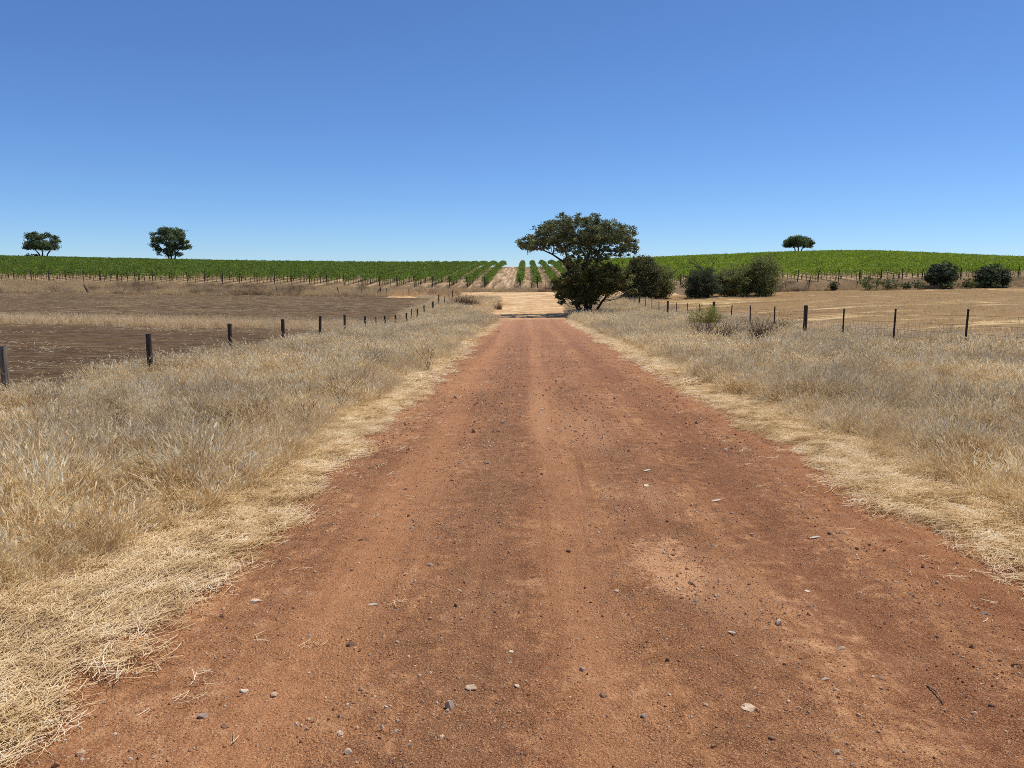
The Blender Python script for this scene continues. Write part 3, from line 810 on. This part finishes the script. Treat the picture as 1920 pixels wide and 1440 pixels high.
# boundary fence in front of the vineyard
def line_fence(label, spec, wire=True, parent_name='wire_fence'):
    q0 = foot(*spec[0][:2]); rt = empty(parent_name, q0, label, 'fence'); pts = []
    for i, (px, Y, h, r, lx) in enumerate(spec):
        q = foot(px, Y); pts.append(q)
        o = obj('post', post_mesh('post', h, r, MAT_WOOD, 90 + i), rt, q - q0); o.rotation_euler = (0, lx, i)
        o.rotation_mode = 'ZYX'; o.rotation_euler = (0, lx, 0)
    if wire:
        for z in (.4, .9): tube_obj('wire', [([p_ - q0 for p_ in sag_wire(pts, z, 2)], .003)], MAT_WIRE, rt, 4)
    return rt, q0
line_fence('low wire fence along the vineyard foot beyond the sandy crossing', [(px, 116.5, 1.15, .04, random.gauss(0, .03)) for px in (672, 732, 790, 843, 887, 926, 965, 997, 1022, 1052)])
rt, q0 = line_fence('old leaning paddock fence in the weeds left of the road end', [(519, 104, 1.1, .035, .0), (563, 104, 1.4, .04, 0), (637, 104, 1.1, .06, -.28), (677, 104, 1.0, .03, .1), (713, 104, 1.25, .07, .04), (725, 104, 1.05, .03, 0), (767, 104, 1.0, .04, 0)])
a_ = foot(703, 104) - q0; b_ = foot(713, 104) - q0
tube_obj('strut', [([a_ + Vector((0, .12, 0)), b_ + Vector((0, .12, 1.05))], .05)], MAT_WOOD, rt, 6)
rt, q0 = line_fence('far paddock fence with strutted post in front of the right scrub', [(1472, 103, 1.3, .03, 0), (1515, 103, 1.35, .06, .05), (1564, 103, 1.0, .035, 0), (1605, 103, 1.1, .05, .05), (1655, 103, 1.0, .03, 0), (1712, 103, 1.1, .035, 0), (1742, 103, 1.2, .035, 0), (1810, 103, 1.0, .035, 0), (1878, 103, 1.2, .05, 0)])
a_ = foot(1507, 103) - q0; b_ = foot(1515, 103) - q0
tube_obj('strut', [([a_ + Vector((0, .12, 0)), b_ + Vector((0, .12, 1.1))], .04)], MAT_WOOD, rt, 6)
q = foot(167, 103)
o = tube_obj('leaning_post', [([(0, 0, -.2), (-.25, 0, .55), (-.55, 0, 1.15)], [.14, .13, .1])], MAT_WOOD, None, 8, q)
V, F = [], []
tag(o, 'thick blackened post leaning left in the weeds at far left', 'post')

# ------------------------------------------------------------------ trees and shrubs
def leaf_cloud(name, C, L, W, mat, parent, loc=None, flat=.0, tint=None, up=.35):
    """one diamond-shaped leaf spray per centre"""
    n = len(C); C = np.asarray(C)
    d = rng.normal(0, 1, (n, 3)); d[:, 2] *= (1 - flat); d /= np.linalg.norm(d, axis=1)[:, None]
    nn = rng.normal(0, 1, (n, 3)); nn[:, 2] += up
    s = np.cross(d, nn); s /= np.linalg.norm(s, axis=1)[:, None] + 1e-6
    nv = np.cross(s, d)
    l = (L * rng.uniform(.6, 1.4, n))[:, None] * .5; w = (W * rng.uniform(.6, 1.4, n))[:, None] * .5
    V = np.stack([C - d * l, C + s * w - nv * w * .3, C + d * l, C - s * w - nv * w * .3], 1).reshape(-1, 3)
    t = np.clip((rng.uniform(0, 1, n) if tint is None else tint + rng.normal(0, .18, n)), 0, 1)
    return obj(name, new_mesh(name, V, np.arange(4 * n).reshape(-1, 4), mat, {'tint': np.repeat(t, 4)}), parent, loc)

def blob_leaves(blobs, per_m3, subr=.35):
    """blobs: (x, y, z, r) -> leaf centres gathered in small clumps near each blob's surface, and a tint per leaf"""
    C, T = [], []
    for (x, y, z, r) in blobs:
        k = max(4, int(10 * (r / .7) ** 1.6))
        d = rng.normal(0, 1, (k, 3)); d /= np.linalg.norm(d, axis=1)[:, None]
        sc = np.array([x, y, z]) + d * r * (rng.uniform(.25, 1, (k, 1)) ** .6) * np.array([1, 1, .72])
        m_ = max(6, int(per_m3 * (r ** 1.3)))
        tt = rng.uniform(.1, .9, k)
        for c, t in zip(sc, tt):
            q = rng.normal(0, 1, (m_, 3)) * np.array([1, 1, .6]) * subr * r
            C.append(c + q); T.append(np.full(m_, t))
    return np.concatenate(C), np.concatenate(T)

def branch(a, b, r0, r1, wob=.12, n=5):
    a, b = Vector(a), Vector(b); L = (b - a).length; P_ = []
    for i in range(n + 1):
        t = i / n; q = a.lerp(b, t)
        if 0 < i < n: q += Vector((random.gauss(0, wob), random.gauss(0, wob), random.gauss(0, wob * .6) - .06 * L * math.sin(math.pi * t))) * L * .25
        P_.append(q)
    return P_, [r0 + (r1 - r0) * i / n for i in range(n + 1)]

def make_tree(name, label, cat, root, stems, blobs, mat, leafL, leafW, per, group=None, dead=0, sides=6, lower=None, subr=.35, r_twig=.012):
    """stems: polylines with radii in local metres; blobs in local metres; branches grow from the nearest stem point to each blob"""
    rt = empty(name, root, label, cat, group)
    paths = [([Vector(p_) for p_ in pl], rad) for pl, rad in stems]
    nodes = [(Vector(p_), r) for pl, rad in stems for p_, r in list(zip(pl, rad))[1:]]
    allb = list(blobs) + list(lower[0] if lower else [])
    for (x, y, z, r) in allb:
        c = Vector((x, y, z))
        cand = sorted(nodes, key=lambda q: (q[0] - c).length + (4 if q[0].z > z - .2 * r else 0))[0]
        r0 = min(cand[1] * .6, .018 + .03 * r)
        P_, R_ = branch(cand[0], c, r0, r_twig * .6)
        paths.append((P_, R_))
        for _ in range(3):
            d = Vector((random.gauss(0, 1), random.gauss(0, 1), random.gauss(.4, .8))).normalized() * r * .9
            P2, R2 = branch(P_[3], c + d, R_[3] * .7, r_twig * .4, n=3)
            paths.append((P2, R2))
    tube_obj('trunk', paths, MAT_BARK, rt, sides)
    C, T = blob_leaves(blobs, per, subr)
    leaf_cloud('crown', C, leafL, leafW, mat, rt, tint=T)
    if lower:
        C, T = blob_leaves(lower[0], lower[2], subr)
        leaf_cloud('low_foliage', C, leafL * 1.05, leafW * 1.05, lower[1], rt, tint=T)
    return rt

# --- the big roadside gum (coordinates taken in a 4x enlargement; 1 unit = D/FPX/4 m)
D0 = 70.0
root = foot(1099, D0); K = D0 / FPX / 4
def loc3(zx, zy, dep=0.): return Vector(((zx - 1036) * K, dep, (832 - zy) * K))
UP = [(600, 290, 60), (660, 258, 58), (640, 310, 40), (572, 318, 36), (740, 200, 66), (790, 165, 56), (860, 132, 52), (905, 175, 66), (985, 142, 50), (1060, 134, 46), (1105, 180, 66), (1170, 165, 46), (1240, 185, 52), (1300, 215, 56), (1335, 255, 46), (1330, 305, 52), (1385, 318, 34), (1255, 262, 62), (1180, 245, 66), (1080, 262, 76), (1000, 270, 70), (925, 270, 62), (840, 250, 66), (760, 275, 52), (730, 320, 40), (860, 335, 46), (960, 350, 46), (1070, 340, 46), (1280, 345, 44), (1160, 310, 44), (900, 430, 38), (955, 425, 40), (1010, 450, 36), (1080, 405, 46), (1130, 390, 36), (945, 470, 38), (1185, 400, 30), (1400, 335, 24), (1225, 365, 30), (900, 395, 32), (1050, 230, 70), (880, 225, 55), (1360, 360, 22), (990, 400, 26)]
LOW = [(832, 598, 56), (850, 680, 42), (852, 725, 26), (905, 560, 66), (985, 540, 74), (1000, 620, 86), (1085, 520, 66), (1135, 565, 76), (1200, 492, 64), (1255, 545, 74), (1320, 540, 54), (1335, 600, 44), (1205, 612, 64), (1120, 640, 66), (960, 680, 62), (1290, 640, 34), (1060, 690, 54), (900, 640, 60), (1155, 455, 40), (1220, 445, 30), (940, 500, 46), (1050, 470, 44), (1380, 645, 30), (1010, 740, 40)]
def spread(L, cx, hw, depth, copies):
    B = []
    for (zx, zy, r) in L:
        e = max(.15, 1 - ((zx - cx) / hw) ** 2) ** .5
        for c in range(copies):
            y = (c / max(1, copies - 1) - .5) * 2 * depth * e + random.gauss(0, .35)
            v = loc3(zx + random.gauss(0, 6), zy + random.gauss(0, 6) + abs(y) * 5, y); B.append((v.x, v.y, v.z, r * K * random.uniform(.95, 1.22)))
    return B
def stem(pts, r0, r1):
    n = len(pts); return [loc3(*p_) for p_ in pts], [r0 + (r1 - r0) * i / (n - 1) for i in range(n)]
stems = [stem([(1010, 850, 0), (990, 790, -.1), (950, 700, -.3), (905, 510, -.6), (862, 440, -.8), (780, 385, -.9), (690, 345, -.6)], .17, .05),
         stem([(1040, 850, .1), (1035, 700, .2), (1040, 560, .4), (1045, 420, .6), (1000, 350, .9), (960, 290, 1.0)], .21, .06),
         stem([(1060, 850, 0), (1075, 700, 0), (1105, 540, .2), (1112, 440, .2), (1160, 360, -.3), (1220, 300, -.6)], .19, .06),
         stem([(1112, 440, .2), (1130, 350, .8), (1180, 270, 1.4)], .10, .04),
         stem([(1085, 845, -.2), (1150, 730, -.5), (1230, 630, -.9), (1320, 560, -1.0)], .13, .04),
         stem([(1050, 845, -.3), (1060, 720, -.8), (1010, 620, -1.3), (985, 560, -1.6)], .12, .04),
         stem([(905, 510, -.6), (890, 420, -.2), (880, 330, .3), (850, 240, .5)], .10, .04),
         stem([(1045, 420, .6), (1070, 340, 0), (1085, 250, -.6)], .10, .04),
         stem([(1000, 850, .2), (960, 760, .5), (900, 680, 1.0), (860, 640, 1.2)], .09, .03)]
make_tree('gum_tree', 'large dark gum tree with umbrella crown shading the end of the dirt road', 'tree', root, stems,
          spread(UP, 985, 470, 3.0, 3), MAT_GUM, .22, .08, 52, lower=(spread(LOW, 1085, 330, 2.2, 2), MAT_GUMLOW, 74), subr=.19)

# --- generic shrubs from photo boxes
def shrub(name, label, cat, x0, x1, ytop, ybase, D, mat, stemh=.15, leaf=(.22, .11), per=44, nb=26, group=None, sparse=0., lobes=None, dep=.8, nst=3, round_=2.0):
    root = foot((x0 + x1) / 2, D); k = D / FPX
    w = (x1 - x0) * k; z0 = EYE - root.z; hgt = at(960, ytop, D).z - root.z
    B = []
    lobes = lobes or [(0, 1, 1.0)]          # (start fraction, end fraction, height fraction)
    for (a, b, hf) in lobes:
        n_ = int(nb * (b - a) + 4)
        for i in range(n_ * 6):
            if i >= n_ * 6: break
            u, v, t = random.uniform(-1, 1), random.uniform(-1, 1), random.uniform(-1, 1)
            q = (abs(u) ** round_ + abs(v) ** 2 + abs(t) ** (round_ if t > 0 else 6))
            if q > 1 or q < .12 or i % 3: continue
            r = hgt * hf * random.uniform(.11, .19) * (1 - .3 * sparse)
            cx = ((a + b) / 2 - .5) * w + u * ((b - a) * w / 2 - r * .8)
            cz = hgt * hf * (stemh + (1 - stemh) * .5) + t * (hgt * hf * (1 - stemh) * .5 - r * .7)
            B.append((cx, v * dep * w * .4 * (b - a), cz, r))
    for i in range(10):                                   # wisps breaking the outline
        a_ = random.uniform(.05, 3.09)
        B.append((math.cos(a_) * w * .48, random.uniform(-.6, .6), hgt * (stemh + (1 - stemh) * (.35 + .62 * math.sin(a_))), hgt * random.uniform(.05, .09)))
    st = []
    for i in range(nst):
        a = (i + random.uniform(.1, .9)) / nst - .5
        st.append(([(a * w * .5, random.uniform(-.3, .3), -.2), (a * w * .6, random.uniform(-.2, .2), hgt * .25), (a * w * .75, random.uniform(-.3, .3), hgt * .55), (a * w * .8, random.uniform(-.3, .3), hgt * .75)], [.04 * hgt / 3, .034 * hgt / 3, .025 * hgt / 3, .014 * hgt / 3]))
    return make_tree(name, label, cat, root, st, B, mat, leaf[0], leaf[1], per, group, sides=5)

shrub('shrub', 'tall dark olive shrub immediately right of the big gum tree', 'shrub', 1168, 1238, 479, 557, 94, MAT_BROWNLEAF, -.06, nb=90, per=44)
shrub('shrub', 'lighter olive green shrub overlapping the right side of the tall dark olive one', 'shrub', 1212, 1268, 493, 556, 95.5, MAT_SHRUBLEAF, -.06, nb=64, per=36, leaf=(.2, .07))
shrub('shrub', 'dense dark bluish rounded shrub below the dead branches', 'shrub', 1277, 1350, 500, 558, 94, MAT_DARKLEAF, -.08, nb=90, per=64, leaf=(.18, .06))
shrub('shrub', 'olive shrub between the dark bluish rounded shrub and the tallest shrub', 'shrub', 1336, 1418, 494, 555, 95.5, MAT_SHRUBLEAF, -.05, nb=130, per=34, leaf=(.2, .08), sparse=.3, nst=4)
shrub('small_tree', 'tallest green bushy tree at the right end of the shrub clump', 'tree', 1398, 1462, 476, 555, 95, MAT_SHRUBLEAF, -.03, nb=100, per=22, nst=4, leaf=(.2, .07))
shrub('shrub', 'rounded dark green bush on the vineyard foot, left of two', 'shrub', 1732, 1790, 490, 535, 102.5, MAT_DARKLEAF, .0, nb=70, per=60)
shrub('shrub', 'wide dark green bush near the right edge, low right lobe', 'shrub', 1825, 1892, 495, 535, 102.5, MAT_DARKLEAF, .0, nb=90, per=60, lobes=[(0, .72, 1.0), (.5, 1, .82)])
for (x0, x1, yt, yb, D, mt, lab) in (
    (1605, 1655, 517, 541, 101.2, MAT_MIDLEAF, 'low spreading green shrub, largest left of the dark bushes'),
    (1652, 1686, 521, 542, 101.2, MAT_SALT, 'low grey green shrub touching the spreading green shrub'),
    (1688, 1708, 528, 544, 101.0, MAT_SALT, 'small grey green saltbush, first left below the dark round bush'),
    (1708, 1734, 526, 544, 101.0, MAT_SALT, 'saltbush beside the left foot of the dark round bush'),
    (1758, 1800, 526, 543, 100.9, MAT_SALT, 'grey green saltbush in front of the dark round bush'),
    (1802, 1828, 522, 550, 101.5, MAT_MIDLEAF, 'upright green saltbush between the two dark bushes'),
    (1826, 1872, 526, 546, 101.5, MAT_SALT, 'wide low saltbush under the right dark bush'),
    (1554, 1570, 528, 541, 101.5, MAT_DARKLEAF, 'tiny dark shrub alone in front of the right vine posts')):
    shrub('saltbush', lab, 'shrub', x0, x1, yt, yb, D, mt, .0, leaf=(.16, .08), per=44, nb=30, group='low shrubs on the right field edge', nst=4)

# dead branches behind the dark shrub
root = foot(1335, 97)
K2 = 97 / FPX
def dp(px, py, d=0.): return ((px - 1335) * K2, d, at(px, py, 97).z - root.z)
paths = []
for pl in ([(1335, 556), (1332, 520), (1315, 505), (1298, 493), (1291, 488)], [(1315, 505), (1303, 490), (1296, 484)], [(1332, 520), (1330, 506), (1336, 495), (1341, 488)], [(1332, 512), (1340, 508), (1345, 500)], [(1298, 493), (1290, 494)], [(1336, 495), (1333, 490)], [(1308, 500), (1300, 500), (1293, 503)]):
    n = len(pl); r0 = .11 if n == 5 else .06
    paths.append(([dp(x, y, .15 * i) for i, (x, y) in enumerate(pl)], [r0 * (1 - .75 * i / (n - 1)) for i in range(n)]))
    for (x, y) in pl[1:]:
        for _ in range(2):
            paths.append(([dp(x, y, .2), dp(x + random.uniform(-7, 7), y - random.uniform(2, 8), .3)], [.025, .008]))
rt = empty('dead_tree', root, 'bare dead branches sticking up behind the dark rounded shrub', 'tree')
tube_obj('trunk', paths, MAT_BARK, rt, 5)

# sapling in the right verge
root = ground_at(1321, 634); D = root.y; k = D / FPX
rt = empty('sapling', root, 'young olive sapling with bare fanned stems in the right verge grass', 'sapling')
paths, C, T = [], [], []
for i in range(26):
    u = random.uniform(-1, 1); tip = Vector((u * 32 * k, random.uniform(-.5, .5), (60 - 14 * abs(u) ** 2) * k * random.uniform(.72, 1)))
    P_, R_ = branch((u * .05, 0, -.05), tip, .012, .003, .1, 6); paths.append((P_, R_))
    for j in (2, 3, 4, 5, 6):
        m_ = 70 if j > 2 else 14
        q = np.array(P_[j][:]) + rng.normal(0, 1, (m_, 3)) * np.array([.1, .1, .075]); q = q[q[:, 2] > .66]
        C.append(q); T.append(np.full(len(q), random.uniform(.2, .9)))
tube_obj('stem', paths, MAT_GREYWOOD, rt, 4)
leaf_cloud('foliage', np.concatenate(C), .07, .016, MAT_SAPLEAF, rt, tint=np.concatenate(T))

# single weeds
def weed(px, py, hpx, wpx, label, n=60, mat=MAT_WEED, lean=.35):
    q = ground_at(px, py); k = q.y / FPX
    h = hpx * k * 1.5
    o = obj('dead_weed', clump('dead_weed', mat, int(n * 1.6), wpx * k * .3, h, max(.007, .8 * k), lean, .3, .5, .25, headw=max(.006, .5 * k)), loc=q)
    tag(o, label, 'weed', 'dead weeds standing in the verges')
weed(1318, 645, 24, 22, 'dark weed tuft directly below the olive sapling', 120)
weed(1352, 648, 22, 26, 'wide dark weed tuft right below the sapling', 140)
weed(1377, 640, 18, 14, 'small dark weed tuft, middle of the right verge group', 80)
weed(1421, 646, 26, 28, 'bushy dark weed tuft, largest of the right verge group', 170)
weed(1463, 630, 20, 16, 'dark weed tuft close to the thick timber post', 90)
weed(1447, 640, 16, 14, 'faint dark weed tuft between its two darker neighbours', 70)
weed(1403, 704, 40, 10, 'tall thin brown weed stalks alone in the right grass', 14, lean=.1)
weed(637, 776, 38, 14, 'upright dark brown weed at the left straw edge', 24, lean=.18)
weed(570, 812, 42, 14, 'tall dark weed stalks left of the straw edge', 14, lean=.14)
weed(400, 890, 52, 14, 'nearest dark weed stalks in the left verge', 10, lean=.14)
weed(804, 700, 30, 10, 'short dark weed where the far left straw narrows', 16, lean=.18)
# dead grey bush on the mound at the corner, and brown one beside the crossing
def deadbush(px, D, w, h, n, label, mat):
    q = foot(px, D); C, Ts = [], []
    me = clump('bush', mat, n, w * .45, h, .022, .35, .3, .5, .3, headw=.02)
    o = obj('dead_bush', me, loc=q); tag(o, label, 'bush')
deadbush(866, 84, 2.3, 1.0, 700, 'dead grey bush on the grassy corner left of the crossing', MAT_WEED)
deadbush(884, 83, 1.6, .75, 420, 'smaller dead grey bush adjoining the big grey one', MAT_WEED)
deadbush(934, 80, .9, .55, 240, 'dead brown tuft at the tip of the grassy corner', MAT_WEED)

# --- far skyline trees
def far_tree(label, px, ybase, D, scale_px, blobs, stems, mat):
    """blobs and stems in photo pixels relative to the trunk foot"""
    root = foot(px, D, ybase - 20); top = at(px, ybase, D).z; k = D / FPX
    up = max(0, top - root.z)
    B = []
    for (x, y, r) in blobs:
        for c in range(2):
            e = max(.2, 1 - (x / scale_px) ** 2) ** .5
            B.append((x * k * .9, random.uniform(-1, 1) * scale_px * k * .7 * e, y * k + up, r * k * random.uniform(1.0, 1.25)))
    S = [([(x * k, d * k, y * k + (up if y > -1 else -.2)) for (x, y, d) in pl], [r0 * (1 - .7 * i / (len(pl) - 1)) for i in range(len(pl))]) for pl, r0 in stems]
    make_tree('gum_tree', label, 'tree', root, S, B, mat, .45, .2, 15, 'lone gum trees on the vineyard skyline', r_twig=.03, subr=.3)
far_tree('lone gum with two tiered ragged crown on the skyline, leftmost', 76, 484, 238, 38,
         [(-6, 41, 6), (3, 44, 6), (-14, 38, 5), (10, 40, 4), (-2, 38, 7), (22, 38, 5), (28, 33, 4), (33, 31, 3.5), (-28, 24, 6), (-20, 25, 8), (-10, 26, 8), (2, 26, 8), (12, 25, 8), (22, 22, 8), (28, 19, 5), (-30, 19, 4), (-8, 20, 6), (4, 19, 5), (-12, 4, 5), (-4, 3, 4)],
         [([(0, -3, 0), (-4, 8, 0), (-12, 16, 2), (-20, 22, 2)], .3), ([(2, -3, 0), (3, 10, 0), (1, 24, 0), (-2, 38, 0)], .28), ([(4, -3, 0), (14, 8, -2), (22, 18, -2), (26, 30, -2)], .28)], MAT_FARGUM)
far_tree('lone gum with round lacy crown and forked trunk on the left skyline', 320, 487, 226, 38,
         [(-4, 54, 6), (4, 55, 6), (12, 52, 6), (-12, 50, 6), (-22, 46, 6), (20, 46, 6), (-30, 38, 5), (28, 40, 5), (33, 33, 5), (34, 25, 4), (-33, 32, 4), (-30, 26, 5), (-24, 20, 5), (-16, 36, 7), (-6, 40, 7), (6, 42, 7), (16, 38, 6), (24, 31, 5), (28, 22, 5), (-10, 28, 6), (2, 28, 6), (14, 27, 5), (-16, 16, 5), (-8, 17, 6), (2, 16, 6), (8, 12, 5), (20, 22, 4), (0, 48, 6), (-11, 10, 4), (9, 9, 4), (0, 9, 5), (-4, 22, 6), (8, 22, 6)],
         [([(0, -3, 0), (-5, 6, 0), (-12, 14, 0), (-24, 28, 2)], .28), ([(1, -3, 0), (0, 14, 0), (-2, 30, 0), (0, 46, 0)], .3), ([(2, -3, 0), (9, 10, 0), (18, 20, -2), (28, 30, -2)], .28)], MAT_FARGUM)
far_tree('lone gum with low umbrella crown on the right hilltop', 1497, 469, 262, 30,
         [(-24, 10, 5), (-20, 15, 6), (-14, 19, 6), (-6, 21, 6), (2, 21, 6), (10, 19, 6), (17, 16, 6), (23, 12, 5), (26, 7, 4), (-27, 8, 3.5), (-10, 14, 7), (0, 15, 7), (10, 13, 7), (-18, 8, 5), (16, 8, 5), (0, 9, 5)],
         [([(-1, -4, 0), (-6, 4, 0), (-14, 10, 0)], .28), ([(0, -4, 0), (1, 6, 0), (2, 13, 0)], .3), ([(2, -4, 0), (8, 4, 0), (17, 9, 0)], .28)], MAT_FARGUM)

# ------------------------------------------------------------------ vineyard: every trellised row is a thing
ROWS = [-.83 + 2.72 * k for k in range(0, 72)] + [-6.3 - 2.72 * k for k in range(0, 66)]
ORD = ['first', 'second', 'third', 'fourth', 'fifth', 'sixth', 'seventh', 'eighth', 'ninth', 'tenth']
post_me = {}
def front_y(x): return 120.0 if x < 20 else max(111.5, 120 - (x - 20) * .25)
EP = post_mesh('end_post', 1.75, .075, MAT_WOOD, 5); MP = post_mesh('post', 1.65, .045, MAT_WOOD, 6)
V, F = [], []
tube(V, F, [(0, 0, -.1), (.02, .02, .35), (-.02, .03, .7), (.02, 0, .98)], [.045, .038, .034, .03], 5)
TR = new_mesh('vine_trunk', np.array([v[:] for v in V]), F, MAT_VINEWOOD)
for x in ROWS:
    right = x > 12
    y0 = max(front_y(x), abs(x) / .735 - 4); y1 = 290 if x > 12 else (238 if abs(x) < 25 else 262)
    if y1 - y0 < 8: continue
    atfront = y0 == front_y(x)
    base = Vector((x, y0, h1(x, y0)))
    i = ROWS.index(x)
    grp = 'vine rows left of the pale track' if x < -3 else 'vine rows right of the pale track'
    if x < -3:
        k = int(round((-6.3 - x) / 2.72))
        lab = '%s vine row left of the pale wheel track' % ORD[k] if k < 10 else 'dark green vine row merging into the left hillside vineyard'
    else:
        k = int(round((x + .83) / 2.72))
        lab = '%s vine row right of the pale wheel track' % ORD[k] if k < 4 else 'bright green vine row merging into the right hillside vineyard'
        if k == 4: lab = 'green vine row mostly hidden behind the big gum tree'
    rt = empty('vine_row', base, lab, 'vine row', grp)
    # foliage: sprays along the row, denser near the camera, with drooping shoots and missing bits
    L = y1 - y0
    n = int(L * 72)
    yy = y0 + L * rng.uniform(0, 1, n) ** 1.15
    keep = vnoise(np.full(n, x * 5.1), np.round((yy - y0) / 1.8) * 2.7, 1.0, 135) > .08
    yy = yy[keep]; n = len(yy)
    vine = np.round((yy - y0) / 1.8)
    vig = vnoise(np.full(n, x * 7.3), vine * 3.1, 1.0, 131)                 # vigour of each vine
    prof = rng.uniform(0, 1, n) ** .7
    wdt = .30 + .26 * vig + .12 * vnoise(np.full(n, x), yy, .8, 132)
    xx = x + np.clip(rng.normal(0, .62, n), -1.25, 1.25) * wdt * (1.25 - .4 * prof)
    top = 1.52 + .32 * vig + .18 * vnoise(np.full(n, x * 3), yy, .7, 133)
    zz = H(xx, yy) + .80 + (top - .80) * prof - .25 * np.abs(xx - x)
    shoot = rng.uniform(0, 1, n) < .03
    zz = zz + np.where(shoot, rng.uniform(.1, .35, n), 0)
    sz = .165 + .0005 * (yy - 120)
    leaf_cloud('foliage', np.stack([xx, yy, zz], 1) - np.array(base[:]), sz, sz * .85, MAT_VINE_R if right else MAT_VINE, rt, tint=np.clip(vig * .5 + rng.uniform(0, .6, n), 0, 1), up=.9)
    if atfront or abs(x) < 130:
        o = obj('end_post', EP, rt, (0, -.25, 0) if atfront else (0, 0, 0)); o.rotation_euler = (random.uniform(.0, .12), random.gauss(0, .03), 0)
        for q in range(1, 5):
            yq = y0 + 6.5 * q; obj('post', MP, rt, Vector((x, yq, h1(x, yq))) - base)
        for q in range(9 if abs(x) < 30 else 6):
            yq = y0 + .8 + 1.8 * q; obj('vine_trunk', TR, rt, Vector((x + random.gauss(0, .03), yq, h1(x, yq))) - base).rotation_euler = (0, 0, random.uniform(0, 6))
    z_ = [Vector((x, y0 + t, h1(x, y0 + t) + .62)) - base for t in (0, 6, 12, 18, 24)]
    if atfront: tube_obj('drip_line', [(z_, .012)], MAT_STEEL, rt, 4)
